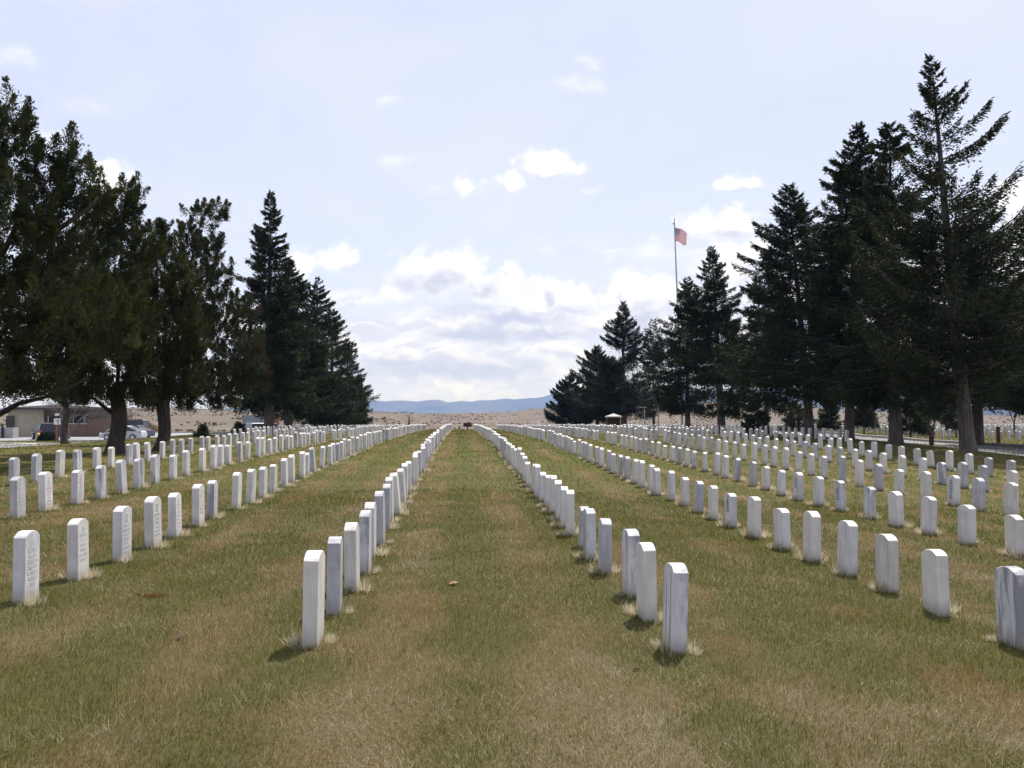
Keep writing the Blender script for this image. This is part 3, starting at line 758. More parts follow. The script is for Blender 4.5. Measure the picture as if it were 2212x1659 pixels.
# ------------------------------------------------------------------ grass
def grass_material():
    m, nt = new_mat("grass_blades"); k = NT(nt)
    g = k.n('ShaderNodeGroup'); g.node_tree = LG
    sp = k.n('ShaderNodeSeparateXYZ'); k.put(sp.inputs[0], k.attr('rnd'))
    r1, r2, r3 = sp.outputs
    gr = k.mix(r2, rgb(*C_GREEN), rgb(*C_GREEN2))
    st = k.mix(r2, rgb(*[x * .75 for x in C_STRAW]), rgb(*[x * 1.5 for x in C_STRAW]))
    dr = k.mix(k.math('MULTIPLY', g.outputs[1], .8), st, rgb(*C_RUST))
    dr = k.mix(k.math('LESS_THAN', r3, k.math('MULTIPLY_ADD', g.outputs[2], .55, .04)), dr, rgb(*C_PALE))
    isg = k.math('LESS_THAN', r1, k.math('MULTIPLY_ADD', g.outputs[0], .80, .14))
    col = k.mix(isg, dr, gr)
    d = k.n('ShaderNodeBsdfDiffuse'); k.put(d.inputs[0], col)
    t = k.n('ShaderNodeBsdfTranslucent'); k.put(t.inputs[0], col)
    gl = k.n('ShaderNodeBsdfGlossy'); gl.inputs['Roughness'].default_value = .55
    a = k.n('ShaderNodeMixShader'); a.inputs[0].default_value = .32; nt.links.new(d.outputs[0], a.inputs[1]); nt.links.new(t.outputs[0], a.inputs[2])
    b = k.n('ShaderNodeMixShader'); b.inputs[0].default_value = .034; gl.inputs[0].default_value = rgb(.75, .72, .55); nt.links.new(a.outputs[0], b.inputs[1]); nt.links.new(gl.outputs[0], b.inputs[2])
    k.out(b.outputs[0]); return m
def blades(P, ang, lean, L, W, tipw=.2):
    n = len(P)
    d = np.stack([np.cos(ang) * np.sin(lean), np.sin(ang) * np.sin(lean), np.cos(lean)], -1)
    sa = ang + math.pi / 2 + rng.normal(0, .5, n)
    s = np.stack([np.cos(sa), np.sin(sa), np.zeros(n)], -1) * (W / 2)[:, None]
    T = P + d * L[:, None]
    V = np.stack([P - s, P + s, T + s * tipw, T - s * tipw], 1).reshape(-1, 3)
    return V, np.arange(4 * n).reshape(n, 4)
rng = np.random.default_rng(3)
def scatter(n, d0, d1, power, half=R(38)):
    u = rng.random(n)
    e = 2 - power
    d = (d0 ** e + u * (d1 ** e - d0 ** e)) ** (1 / e)
    a = YAW + (rng.random(n) * 2 - 1) * half
    return d * np.sin(a), d * np.cos(a), d
n = 800000
x, y, d = scatter(n, 2.2, 112, 1.62)
xn, yn, dn = scatter(780000, 1.6, 20, 1.35, R(54))
x, y, d = np.concatenate([x, xn]), np.concatenate([y, yn]), np.concatenate([d, dn]); n = len(x)
nn = fbm(x * 1.7, y * 1.7, 3, 31)
P = np.stack([x, y, terrain(x, y) - .006], -1)
far_k = np.maximum(1, d / 6.5)
L = (.020 + .032 * rng.random(n)) * (.7 + .7 * nn) * (1 + .012 * d)
swirl = fbm(x * .8, y * .8, 2, 77) * 12
V, F = blades(P, swirl + rng.normal(0, 1.1, n), np.abs(rng.normal(.85, .45, n)), L, (.0022 + .0022 * rng.random(n)) * far_k)
rnd = rng.random((n, 3))
# a scatter of longer bleached stalks
n2 = 60000
x, y, d = scatter(n2, 3.0, 26, 1.7)
keep = fbm(x * 1.1, y * 1.1, 3, 50) > .47
x, y, d = x[keep], y[keep], d[keep]; n2 = len(x)
V2, F2 = blades(np.stack([x, y, terrain(x, y)], -1), rng.random(n2) * 6.28, np.minimum(np.abs(rng.normal(1.05, .35, n2)), 1.45), .035 + .055 * rng.random(n2), .0024 * np.maximum(1, d / 7), .3)
r2 = np.stack([np.ones(n2), .4 + .6 * rng.random(n2), np.where(rng.random(n2) < .8, 0, .8)], -1)
VV = np.concatenate([V, V2]); FF = np.concatenate([F, F2 + len(V)]); RR = np.repeat(np.concatenate([rnd, r2]), 4, 0)
M_GRASS = grass_material()
tag(link("lawn_grass", np_mesh("lawn_grass", VV, FF, {'rnd': RR}), M_GRASS), "short patchy lawn grass, green, rusty and straw coloured, between the headstones", "grass", kind='stuff')
# uncut bleached tufts against the stones
PP, AA, LE, LL, WW, RN = [], [], [], [], [], []
for s in NEAR + [f for f in FARS if f[0] != 'F']:
    X, Y = s[2], s[3]; dd = math.hypot(X, Y); k = 150 if dd < 16 else 90 if dd < 34 else 34
    spots = []
    for side, pr_ in ((1, .95 if X < 0 else .8), (-1, .12 if X < 0 else .8)):
        if rng.random() < pr_:
            for _ in range(1 + int(rng.random() < .45)): spots.append((X + side * (.085 + .04 * rng.random()), Y + rng.normal(.03, .09), 0 if side > 0 else math.pi, 1.0, .08))
    for _ in range(2): spots.append((X + rng.normal(0, .035), Y - .165 - .02 * rng.random(), -1.57, .55, .65))
    for bx0, by0, a0, sz, gp in spots:
        m_ = int(k * sz * (.35 + .9 * rng.random())); sc = (.55 + .6 * rng.random()) * (.8 if dd < 9 else 1)
        bx = bx0 + rng.normal(0, .028, m_) * sc; by = by0 + rng.normal(0, .042, m_) * sc
        PP.append(np.stack([bx, by, terrain(bx, by) - .005], -1))
        out = np.arctan2(by - by0, bx - bx0 + .03 * math.cos(a0))
        AA.append(out + rng.normal(0, .5, m_)); LE.append(np.abs(rng.normal(.50, .34, m_))); LL.append((.055 + .075 * rng.random(m_)) * (sc if sz == 1 else .62 * sc)); WW.append(np.full(m_, .0034 * max(1, dd / 7)))
        g_ = rng.random(m_) < gp
        RN.append(np.stack([g_ * 1.0, rng.random(m_), rng.random(m_)], -1))
mt, nt = new_mat("bleached_grass"); k = NT(nt)
sp_ = k.n('ShaderNodeSeparateXYZ'); k.put(sp_.inputs[0], k.attr('rnd'))
cc_ = k.mix(sp_.outputs[0], k.mix(sp_.outputs[1], rgb(.44, .36, .23), rgb(.78, .70, .54)), rgb(*C_GREEN2))
d_ = k.n('ShaderNodeBsdfDiffuse'); k.put(d_.inputs[0], cc_); t_ = k.n('ShaderNodeBsdfTranslucent'); k.put(t_.inputs[0], cc_); g_ = k.n('ShaderNodeBsdfGlossy'); g_.inputs['Roughness'].default_value = .4
m1 = k.n('ShaderNodeMixShader'); m1.inputs[0].default_value = .42; nt.links.new(d_.outputs[0], m1.inputs[1]); nt.links.new(t_.outputs[0], m1.inputs[2])
m2 = k.n('ShaderNodeMixShader'); m2.inputs[0].default_value = .03; nt.links.new(m1.outputs[0], m2.inputs[1]); nt.links.new(g_.outputs[0], m2.inputs[2]); k.out(m2.outputs[0])
V, F = blades(np.concatenate(PP), np.concatenate(AA), np.concatenate(LE), np.concatenate(LL), np.concatenate(WW), .25)
tag(link("tuft_grass", np_mesh("tuft_grass", V, F, {'rnd': np.repeat(np.concatenate(RN), 4, 0)}), mt), "bleached uncut tufts of grass round the feet of the headstones", "grass", kind='stuff')

# prairie brush beyond the lawn
n = 12000
a = YAW + (rng.random(n) * 2 - 1) * R(34); d = 150 * (760 / 150) ** rng.random(n)
x, y = d * np.sin(a), d * np.cos(a)
keep = (fbm(x / 40, y / 30, 4, 61) > .47) & ~((x > -84) & (x < -14) & (y > 98) & (y < 162))
x, y, d = x[keep], y[keep], d[keep]; n = len(x)
PV, DV, LV, WV, TC = [], [], [], [], []
for i in range(n):
    k = 9; r = (.10 + .24 * rng.random()) * (1 + d[i] / 900)
    c = np.array([x[i], y[i], tz(x[i], y[i])])
    u = rand_unit(k); u[:, 2] = np.abs(u[:, 2]) * .8
    PV.append(c + u * r * .25); DV.append(norm(u + [0, 0, .25])); LV.append(np.full(k, r * 1.1)); WV.append(np.full(k, r * .42))
    TC.append(np.tile(np.array([[.125, .105, .077]]) * (.45 + .8 * rng.random()), (k * 4, 1)))
V, F = sprigs(np.concatenate(PV), np.concatenate(DV), np.concatenate(LV), np.concatenate(WV))
tag(link("prairie_brush", np_mesh("prairie_brush", V, F, {'tint': np.concatenate(TC)}), M_LEAF), "low dark sagebrush dotted over the dry prairie slopes", "brush", kind='stuff')

# ------------------------------------------------------------------ trees
def at(X, Y): return (X, Y, tz(X, Y) - .02)
def row_at(px, X=None, Y=None):
    t = math.tan(math.atan((px - 1106) / FPX) + YAW)
    if Y is None: Y = X / t
    else: X = Y * t
    return (X, Y, tz(X, Y) - .02)
def dist(b): return b[0] * math.sin(YAW) + b[1] * math.cos(YAW)
def top_h(b, py): return (sight(1106, py, dist(b)).z - b[2])

b = at(-14.3, 26.5); D = dist(b)
juniper("juniper_tree", "huge dark juniper filling the picture's left edge, its low limb sweeping over the grave rows", b, D,
        [(14, 245, 34, 62, .5), (-40, 330, 80, 110, 0), (62, 285, 16, 36, 0), (72, 345, 34, 38, 0), (125, 355, 44, 50, .3), (150, 335, 20, 40, .3), (40, 450, 80, 75, -.5), (95, 470, 70, 50, .2), (30, 375, 50, 46, .3), (105, 405, 40, 40, .5), (160, 420, 42, 50, .4), (195, 395, 18, 30, .4), (205, 430, 30, 40, .6),
         (20, 580, 110, 95, -1), (115, 560, 75, 80, 0), (150, 480, 40, 35, .8), (60, 690, 105, 100, -1), (20, 800, 90, 60, -.5), (60, 835, 80, 26, -1.5), (-40, 840, 80, 26, -2), (120, 730, 60, 80, .6), (-70, 560, 90, 130, 0), (-70, 760, 90, 100, 0), (90, 820, 60, 34, .8)],
        [[(-70, 700), (0, 560), (60, 440), (120, 370)], [(-75, 820), (20, 700), (110, 600)], [(-80, 930), (-20, 905), (40, 872), (130, 850), (190, 815)], [(-75, 700), (-40, 400), (14, 260)], [(-72, 740), (90, 520), (200, 445), (212, 425)]],
        .36, 11, 1.05, trunk_to=sight(-74, 700, D), clump=.46)
b = row_at(250, Y=34.0); D = dist(b)
juniper("juniper_tree", "thick trunked juniper with an olive crown, standing in front of the brick building", b, D,
        [(262, 425, 34, 40, .8), (283, 440, 22, 34, .8), (292, 480, 26, 40, .9), (240, 490, 44, 52, .4), (215, 450, 24, 40, .6), (225, 590, 75, 75, -.4), (310, 540, 30, 44, .5), (215, 520, 50, 50, .5), (285, 570, 38, 55, .4), (180, 690, 85, 85, -.8), (262, 690, 62, 95, -.6), (300, 700, 26, 70, -.3),
         (240, 800, 85, 55, -.5), (180, 810, 60, 45, .4), (300, 810, 40, 48, .2), (130, 640, 50, 70, -2.5), (250, 640, 60, 60, -3.2), (150, 720, 80, 60, -6.5), (235, 730, 60, 55, -7.5), (80, 660, 60, 60, -6), (190, 640, 60, 50, -5), (210, 855, 60, 22, -.5), (290, 862, 40, 18, 0), (140, 850, 36, 16, .3)],  # lobes well forward of the trunk are added to shade the left rows
        [[(250, 880), (215, 790), (180, 680)], [(252, 860), (262, 700), (262, 520), (262, 420)], [(252, 880), (290, 800), (310, 700)], [(245, 895), (200, 860), (140, 840)]],
        .255, 12, 1.1, trunk_to=sight(251, 840, D), tint=(.044, .050, .018), clump=.44)
b = row_at(343, Y=36.3); D = dist(b)
juniper("juniper_tree", "narrower olive green juniper on a dark crooked trunk beside the parked silver car", b, D,
        [(338, 512, 30, 34, .5), (352, 500, 16, 24, .5), (352, 575, 46, 55, .2), (330, 640, 60, 75, .3), (390, 640, 36, 60, .2), (365, 720, 66, 70, -.6), (408, 720, 26, 70, 0), (395, 800, 42, 60, -.2), (340, 800, 64, 55, -.4), (372, 850, 50, 22, .1), (405, 866, 36, 18, .1), (320, 868, 30, 14, .2), (330, 850, 40, 22, .6)],
        [[(345, 900), (340, 780), (340, 640), (338, 520)], [(346, 880), (385, 790), (400, 700)], [(345, 890), (310, 800), (300, 740)]],
        .165, 13, 1.15, trunk_to=sight(352, 850, D), tint=(.046, .051, .019), clump=.42)
b = row_at(352, Y=47.0); D = dist(b)
juniper("juniper_tree", "sparse juniper with a thin browning top, leaning between the olive juniper and the tallest spruce", b, D,
        [(432, 470, 32, 26), (468, 455, 22, 20), (480, 475, 12, 12), (402, 500, 24, 16), (415, 530, 38, 28), (450, 545, 38, 34), (470, 520, 20, 18), (390, 560, 26, 24), (500, 585, 14, 18), (480, 605, 30, 20), (440, 600, 44, 34), (455, 655, 50, 36), (500, 660, 34, 34),
         (540, 670, 24, 22), (470, 720, 60, 44), (535, 735, 34, 40), (505, 790, 66, 46), (550, 790, 26, 40), (455, 835, 50, 40), (515, 840, 52, 34), (480, 872, 40, 16), (420, 800, 40, 60), (425, 690, 40, 50)],
        [[(365, 840), (385, 700), (402, 600), (430, 500), (436, 465)], [(392, 650), (420, 620), (470, 590), (500, 580)], [(370, 800), (430, 740), (520, 680), (545, 660)], [(400, 600), (398, 530), (385, 510)], [(385, 820), (450, 800), (540, 760)]],
        .22, 14, .70, trunk_to=sight(366, 830, D), tint=(.050, .056, .026), warm=.05, clump=.36)

SP = [  # px or X, Y, top px y, radius, clear, trunk radius, extra, label
 dict(px=581, Y=64.5, top=412, Rd=2.9, clear=2.1, tr=.31, seed=21, dens=80, p=.72, droop=.30, irregular=.30, gap=.17, label="tallest spire topped spruce of the trees left of the grave rows"),
 dict(px=623, Y=73, top=562, Rd=3.6, clear=2.0, tr=.30, seed=22, dens=75, p=.62, tops=[(.6, 0, 11.4), (-.8, .3, 11.0)], irregular=.4, gap=.17, label="spruce with a forked ragged crown just right of the tallest left-hand spruce", forks=True),
 dict(px=683, Y=82, top=597, Rd=3.9, clear=1.2, tr=.28, seed=23, dens=75, p=.75, irregular=.42, gap=.25, label="dense dark spruce with a sharp tip, third in the line left of the rows", tint=(.026, .032, .014)),
 dict(px=716, Y=94, top=668, Rd=3.7, clear=.5, tr=.27, seed=24, dens=70, p=.6, irregular=.55, gap=.25, label="spruce with long ragged boughs jutting towards the open sky beside the left row"),
 dict(px=750, Y=104, top=733, Rd=2.7, clear=.4, tr=.22, seed=25, dens=70, p=.7, irregular=.4, label="shorter spruce near the far end of the left line of trees"),
 dict(px=776, Y=114, top=808, Rd=1.6, clear=.3, tr=.16, seed=26, dens=75, p=.75, irregular=.4, label="smallest spruce closing the far end of the left line of trees"),
 dict(px=1232, Y=112, top=811, Rd=3.1, clear=.25, tr=.16, seed=31, dens=120, p=.62, lift=.4, droop=.1, irregular=.28, tint=(.018, .025, .017), label="lone low dark spruce at the near end of the mountain view, right of the aisle"),
 dict(px=1290, Y=104, top=748, Rd=3.7, clear=1.0, tr=.2, seed=32, dens=95, p=.6, lift=.35, droop=.15, irregular=.35, label="bushy spruce beside the pale roofed shelter, second in the right line of trees"),
 dict(px=1347, Y=98, top=652, Rd=4.8, clear=1.6, tr=.30, seed=33, dens=72, p=.82, lift=.36, droop=.22, irregular=.28, gap=.17, label="broad cone shaped spruce standing clear against the clouds behind the shelter", tint=(.020, .027, .017)),
 dict(px=1412, Y=104, top=690, Rd=2.2, clear=1.5, tr=.15, seed=34, dens=34, p=.5, irregular=.5, gap=.30, tops=[(-.7, 0, 10.6), (.9, .2, 9.3)], warm=.05, label="thin half bare spruce with several spindly tips left of the flagpole"),
 dict(px=1486, Y=80, top=600, Rd=3.5, clear=1.9, tr=.22, seed=35, dens=66, p=.6, irregular=.4, gap=.17, label="ragged spruce hiding the foot of the flagpole"),
 dict(px=1560, Y=74, top=533, Rd=4.1, clear=1.7, tr=.30, seed=36, dens=76, p=.74, irregular=.38, gap=.17, lean=(-.75, 0), tops=[(-1.9, 0, 10.9)], label="pointed spruce on a stout pale trunk just right of the flagpole"),
 dict(px=1655, Y=68, top=566, Rd=2.9, clear=2.2, tr=.18, seed=37, dens=60, p=.5, irregular=.42, gap=.17, lift=.05, label="open spruce with flat drooping fronds between two taller spruces right of the flag"),
 dict(px=1749, Y=58.5, top=398, Rd=4.5, clear=2.3, tr=.26, seed=38, dens=70, p=.58, irregular=.42, gap=.04, lift=.3, lean=(-1.1, 0), label="spruce with long upswept boughs reaching out over the right rows"),
 dict(px=1831, Y=52.8, top=262, Rd=3.5, clear=2.4, tr=.25, seed=39, dens=78, p=.5, irregular=.32, gap=.17, lean=(.75, 0), tops=[(-.75, 0, 15.0)], label="tall twin topped spruce on a slim dark trunk beside the road"),
 dict(px=1933, Y=46.8, top=262, Rd=3.3, clear=2.1, tr=.29, seed=40, dens=75, p=.5, irregular=.34, gap=.17, lean=(-.1, 0), label="spruce on a thick forked trunk beside the road, under its tall neighbour", forks=True),
 dict(px=2091, Y=39.4, top=118, Rd=4.3, clear=2.3, tr=.29, seed=41, dens=84, p=.76, irregular=.45, gap=.16, lift=.30, lean=(-1.35, 0), side=(.3, 0), spl=.22, sparse_top=.45, warm=.03, label="tallest spruce of all, its open top of curved bare-tipped boughs above the road"),
 dict(px=2112, Y=54, top=470, Rd=3.4, clear=2.6, tr=.30, seed=42, dens=62, p=.55, irregular=.4, gap=.3, label="spruce across the road, half hidden behind the tallest tree's trunk"),
 dict(px=2285, Y=47, top=420, Rd=4.4, clear=2.4, tr=.32, seed=43, dens=66, p=.6, irregular=.4, gap=.3, label="spruce cut by the picture's right edge beyond the road"),
]
for t in SP:
    t = dict(t); px, Y, top = t.pop('px'), t.pop('Y'), t.pop('top'); lab = t.pop('label'); fk = t.pop('forks', False)
    b = row_at(px, Y=Y)
    spruce("spruce_tree", lab, b, top_h(b, top), **t)
    if fk:
        o = bpy.data.objects[bpy.data.objects[-1].name]
YT = [(1630, 63, 860, 1.05, .15, .07, "dense young conifer at the road's near edge beside the stout pale trunk"), (1791, 82, 846, 1.25, .7, .06, "young spruce among the distant stones, framed between two trunks with blue hills behind"), (1716, 86, 866, 1.5, .4, .06, "open young spruce spreading among distant headstones beyond the road"),
      (1866, 78, 852, 1.4, .9, .07, "young spruce in the distant stones just right of the slim dark trunk"), (1966, 66, 858, 1.35, .8, .08, "young spruce beyond the road kerb, right of the forked trunk"), (2018, 92, 850, 1.5, 1.3, .09, "dark young spruce with a clear stem among distant stones"), (2064, 70, 868, 1.0, .9, .06, "olive young tree beyond the road, touching the tallest tree's trunk")]
for i, (px, Y, top, Rd, cl, tr, lab) in enumerate(YT):
    b = row_at(px, Y=Y); h = top_h(b, top)
    spruce("young_spruce", lab, b, h, Rd, cl, tr, 70 + i, group='young trees among the stones across the road', dens=70, nb=int(h * 16), p=.75, spl=.24, irregular=.35, tint=(.045, .055, .026) if i in (2, 6) else (.034, .046, .022))
for i, (px, Y, top, Rd, lab) in enumerate([(439, 57.0, 918, .46, "knee high spruce sapling on the grass in front of the car park"), (516, 66.0, 912.5, .5, "small dark spruce sapling close to the white vehicle")]):
    b = row_at(px, Y=Y); h = top_h(b, top)
    spruce("spruce_sapling", lab, b, h, Rd, .04, .02, 90 + i, group='spruce saplings by the car park', dens=70, nb=60, p=1.15, spl=.12, irregular=.28, tint=(.048, .062, .034), lift=.25, droop=.05)

def bare_tree(name, label, base, H, spread, tr, seed, levels=4, leaf=0, group='leafless trees', tint=(.07, .075, .04), start=.12):
    global rng
    keep = rng; rng = np.random.default_rng(seed)
    root = empty(name, base); tag(root, label, 'tree', group)
    mb = MB(); tips = []
    def grow(p, d, L, r, lv):
        n = 4; pts = [p]
        for i in range(n):
            d = d + rng.normal(0, .10, 3) + np.array([0, 0, .04]); d /= np.linalg.norm(d); pts.append(pts[-1] + d * L / n)
        mb.tube(pts, [r * (1 - .55 * i / n) for i in range(n + 1)], 5 if lv > 1 else 7, False)
        if lv <= 1: tips.append((np.array(pts), d))
        if lv == 0: return
        for k in range(3 if lv > 1 else 4):
            s = .45 + .55 * rng.random(); q_ = pts[min(n, int(s * n + .5))]
            e = norm(rng.normal(0, 1, (1, 3)))[0]; dd = d * .75 + e * spread * .75; dd[2] = abs(dd[2]) * .8 + .1; dd /= np.linalg.norm(dd)
            grow(q_, dd, L * (.6 + .25 * rng.random()), max(r * .5, .008), lv - 1)
    for j in range(3):
        a = j * 2.1 + rng.random(); dd = np.array([math.cos(a) * spread * .55, math.sin(a) * spread * .55, 1.0]); dd /= np.linalg.norm(dd)
        grow(np.array([0, 0, H * start]), dd, H * .38, tr * .7, levels - 1)
    mb.tube([(0, 0, -.1), (0, 0, .1), (0, 0, H * start + .05)], [tr * 1.4, tr * 1.1, tr], 8)
    mb.build("trunk" if leaf else "branches", M_TWIG, root)
    if leaf:
        P = np.concatenate([t[0][rng.integers(0, 5, leaf)] + rng.normal(0, .12, (leaf, 3)) for t in tips]); n = len(P)
        V, F = sprigs(P, rand_unit(n), .09 + .08 * rng.random(n), .03 + .02 * rng.random(n))
        link("crown", np_mesh("crown", V, F, {'tint': tints(n, tint, .3)}), M_LEAF, root)
    rng = keep; return root
b = row_at(287, Y=160); bare_tree("bare_tree", "leafless tree with fanned grey branches behind the parked cars", (b[0], b[1], b[2] - .2), top_h(b, 858), 1.0, .14, 101, 5)
b = row_at(150, Y=112); bare_tree("bare_tree", "leafless tree rising behind the brick building's yard wall", b, top_h(b, 838), .9, .14, 102, 5)
b = row_at(2190, Y=74); bare_tree("young_tree", "thin leaved young tree standing among distant stones under the right-hand boughs", b, top_h(b, 850), .9, .07, 103, 4, 26, 'young trees among the stones across the road', start=.3)
b = row_at(143, Y=60); D = dist(b)
juniper("pine_tree", "small scrubby pine on a bare straight stem in front of the building's windows", b, D, [(140, 846, 30, 14), (165, 835, 26, 16), (120, 850, 20, 10), (150, 868, 20, 9), (172, 866, 16, 9)], [[(143, 890), (130, 860), (118, 846)], [(143, 885), (160, 850), (176, 835)], [(143, 890), (146, 850)]], .20, 104, .6,
        trunk_to=sight(143.5, 880, D), tint=(.032, .038, .018), group='scrubby pines', clump=.30)

# ------------------------------------------------------------------ building and what stands round it
M_WALL = plain("cream_render", (.38, .33, .245), .9, .2, .08, 2)
M_TRIM = plain("painted_trim", (.60, .57, .50), .7, .3, .06, 3)
M_DARK = plain("dark_brown_fascia", (.06, .05, .045), .7, .3, .15, 4)
M_GLASS = plain("dark_glass", (.02, .024, .03), .3, .5, .1, 2)
M_ROOF = plain("pale_roofing", (.26, .235, .21), .8, .3, .1, 2)
def brick_material():
    m, nt = new_mat("red_brick"); k = NT(nt)
    co = k.n('ShaderNodeTexCoord').outputs['Object']
    mp = k.n('ShaderNodeMapping'); mp.inputs['Rotation'].default_value = (R(90), 0, 0); k.put(mp.inputs[0], co)
    b = k.n('ShaderNodeTexBrick'); k.put(b.inputs['Vector'], mp.outputs[0]); b.inputs['Scale'].default_value = 5
    b.inputs['Color1'].default_value = rgb(.145, .085, .058); b.inputs['Color2'].default_value = rgb(.18, .108, .074); b.inputs['Mortar'].default_value = rgb(.23, .195, .16)
    k.out(k.surf(b.outputs[0], .9, .15)); return m
M_BRICK = brick_material()
def px_m(D): return D / FPX
bD = 121.0
z0 = sight(180, 946.5, bD).z
c = sight(136, 946.5, bD); ba = .36
bl = tag(empty("visitor_building", (c.x, c.y, z0), ba), "low cream and brick visitor building with a dark window band, behind the car park trees", "building")
u = px_m(bD)
def lx(px): return (px - 136) * u
def lz(py): return (946.5 - py) * u
# main block: walls with a recessed window band in the middle bay
mb = MB(); mb.box((lx(28) + lx(99)) / 2, 6.2, lz(883) / 2 - .3, lx(99) - lx(28), 11, lz(883) + .6)
mb.build("wall", M_WALL, bl)
mb = MB(); mb.box((lx(99) + lx(243)) / 2, 7.2, lz(885) / 2 - .3, lx(243) - lx(99) - .02, 10.4, lz(885) + .6)
mb.build("wall", M_WALL, bl)
mb = MB(); mb.box((lx(105) + lx(183)) / 2, 1.0, lz(916) / 2 - .3, lx(183) - lx(105), 1.6, lz(916) + .6)
mb.box((lx(183) + lx(243)) / 2 + .01, 1.1, lz(906) / 2 - .3, lx(243) - lx(183), 1.7, lz(906) + .6); mb.build("brick_wall", M_BRICK, bl).__setitem__('label', "reddish brick lower wall")
mb = MB(); mb.box((lx(105) + lx(184)) / 2, 1.9, (lz(916) + lz(899)) / 2, lx(184) - lx(105), .12, lz(899) - lz(916)); win = mb.build("window", M_GLASS, bl)
mb = MB(); mb.box((lx(105) + lx(183)) / 2, .95, lz(915.4), lx(183) - lx(105) + .1, 1.75, .09); mb.build("sill", M_TRIM, win)
mb = MB()
for p in (106, 136, 156, 179): mb.box(lx(p), 1.3, (lz(915.3) + lz(899)) / 2, .32 if p == 179 else .14, .5, lz(899) - lz(915.3))
mb.build("window_frame", M_TRIM, win)
mb = MB(); mb.box((lx(118) + lx(192)) / 2, 1.0, lz(896.3), lx(192) - lx(118), 3.4, .30); mb.build("canopy", M_DARK, bl)
rf = MB(); rf.prism([(lx(22), lz(884)), (lx(245), lz(886)), (lx(245), lz(881)), (lx(120), lz(874)), (lx(22), lz(881))], .0, 13.2); roof = rf.build("roof", M_ROOF, bl)
mb = MB(); mb.prism([(lx(21), lz(885)), (lx(251), lz(887)), (lx(251), lz(881.5)), (lx(21), lz(881.5))], -.16, -.02); mb.build("fascia", M_DARK, roof)
mb = MB(); mb.tube([(lx(98.6), .55, lz(884)), (lx(98.8), .5, lz(905)), (lx(103.6), .16, lz(913)), (lx(103.6), .14, 0)], [.07] * 4, 6); mb.build("downpipe", M_DARK, bl)
mb = MB(); mb.box(lx(33), .55, lz(912) / 2, .9, .3, lz(886)); mb.build("corner_post", M_DARK, bl)

M_CONC = plain("grey_concrete", (.33, .32, .30), .9, .2, .12, 3)
M_METAL = plain("galvanised_metal", (.42, .43, .44), .45, .5, .1, 5, .6)
M_BLACK = plain("black_paint", (.02, .02, .022), .6, .3, .1, 5)
M_WHITE = plain("white_paint", (.76, .76, .76), .5, .4, .04, 4)
M_BROWN = plain("brown_stained_wood", (.085, .045, .03), .8, .2, .25, 9)
M_RUSTY = plain("rusty_red_post", (.25, .09, .05), .8, .2, .2, 9)
M_YEL = plain("yellow_paint", (.70, .48, .06), .5, .4, .08, 5)

c = row_at(15, Y=116)
g = tag(empty("utility_enclosure", c), "grey concrete enclosure with a dark post at the building's far end", "enclosure")
mb = MB()
for dx, dy, sx, sy in ((0, 0, 1.5, .15), (0, 1.3, 1.5, .15), (-.68, .65, .14, 1.15), (.68, .65, .14, 1.15)): mb.box(dx, dy, .55, sx, sy, 1.35)
mb.build("wall", M_CONC, g, bevel=.01)
mb = MB(); mb.tube([(-.35, -.2, -.1), (-.35, -.2, 1.25), (-.35, -.2, 1.45)], [.13, .15, .07], 8); mb.build("post", M_BLACK, g)
c = row_at(75.5, Y=113)
g = tag(empty("litter_bin", c), "pale round litter bin with a dark lid by the cream wall", "litter bin")
mb = MB(); mb.tube([(0, 0, -.05), (0, 0, .5), (0, 0, .82)], [.26, .29, .30], 14); mb.build("body", M_CONC, g)
mb = MB(); mb.tube([(0, 0, .82), (0, 0, .90), (0, 0, 1.0), (0, 0, 1.04)], [.32, .32, .22, .08], 14); mb.build("lid", M_DARK, g)
c = row_at(84, Y=104)
g = tag(empty("fire_hydrant", c), "small yellow hydrant beside the dark bush", "hydrant")
mb = MB(); mb.tube([(0, 0, -.05), (0, 0, .05), (0, 0, .06), (0, 0, .62), (0, 0, .64), (0, 0, .76), (0, 0, .84)], [.17, .17, .12, .12, .16, .13, .04], 12); mb.build("body", M_YEL, g)
mb = MB(); mb.tube([(-.22, 0, .48), (.22, 0, .48)], [.07, .07], 10); mb.tube([(0, -.22, .45), (0, 0, .45)], [.08, .08], 10); mb.build("nozzle", M_YEL, g)

def bush(name, label, base, rx, ry, rz, seed, tint, n=2600, grp=None):
    global rng
    keep = rng; rng = np.random.default_rng(seed)
    o = empty(name, base); tag(o, label, 'bush', grp)
    u_ = rand_unit(n); u_[:, 2] = np.abs(u_[:, 2]); lump = .72 + .5 * fbm(u_[:, 0] * 2.3 + seed, u_[:, 1] * 2.3 + u_[:, 2], 3, seed)
    P = u_ * np.array([rx, ry, rz]) * (lump * rng.random(n) ** .35)[:, None]
    V, F = sprigs(P, norm(u_ + rng.normal(0, .6, (n, 3)) + [0, 0, .3]), .10 + .10 * rng.random(n), .035 + .03 * rng.random(n))
    link("foliage", np_mesh("foliage", V, F, {'tint': tints(n, tint, .3)}), M_LEAF, o)
    mb = MB()
    for k in range(6):
        a = k * 1.05; mb.tube([(0, 0, -.05), (math.cos(a) * rx * .3, math.sin(a) * ry * .3, rz * .4), (math.cos(a) * rx * .6, math.sin(a) * ry * .6, rz * .75)], [.035, .025, .01], 5)
    mb.build("stem", M_TWIG, o); rng = keep; return o
bush("clipped_bush", "low black-green bush at the brick corner in front of the dark green car", row_at(104, Y=101), 1.0, .8, .85, 5, (.018, .024, .014))
bush("brown_bush", "rounded brownish bush behind the parked dark car", row_at(311, Y=158), 2.6, 1.6, 1.9, 6, (.13, .095, .05), 3200)

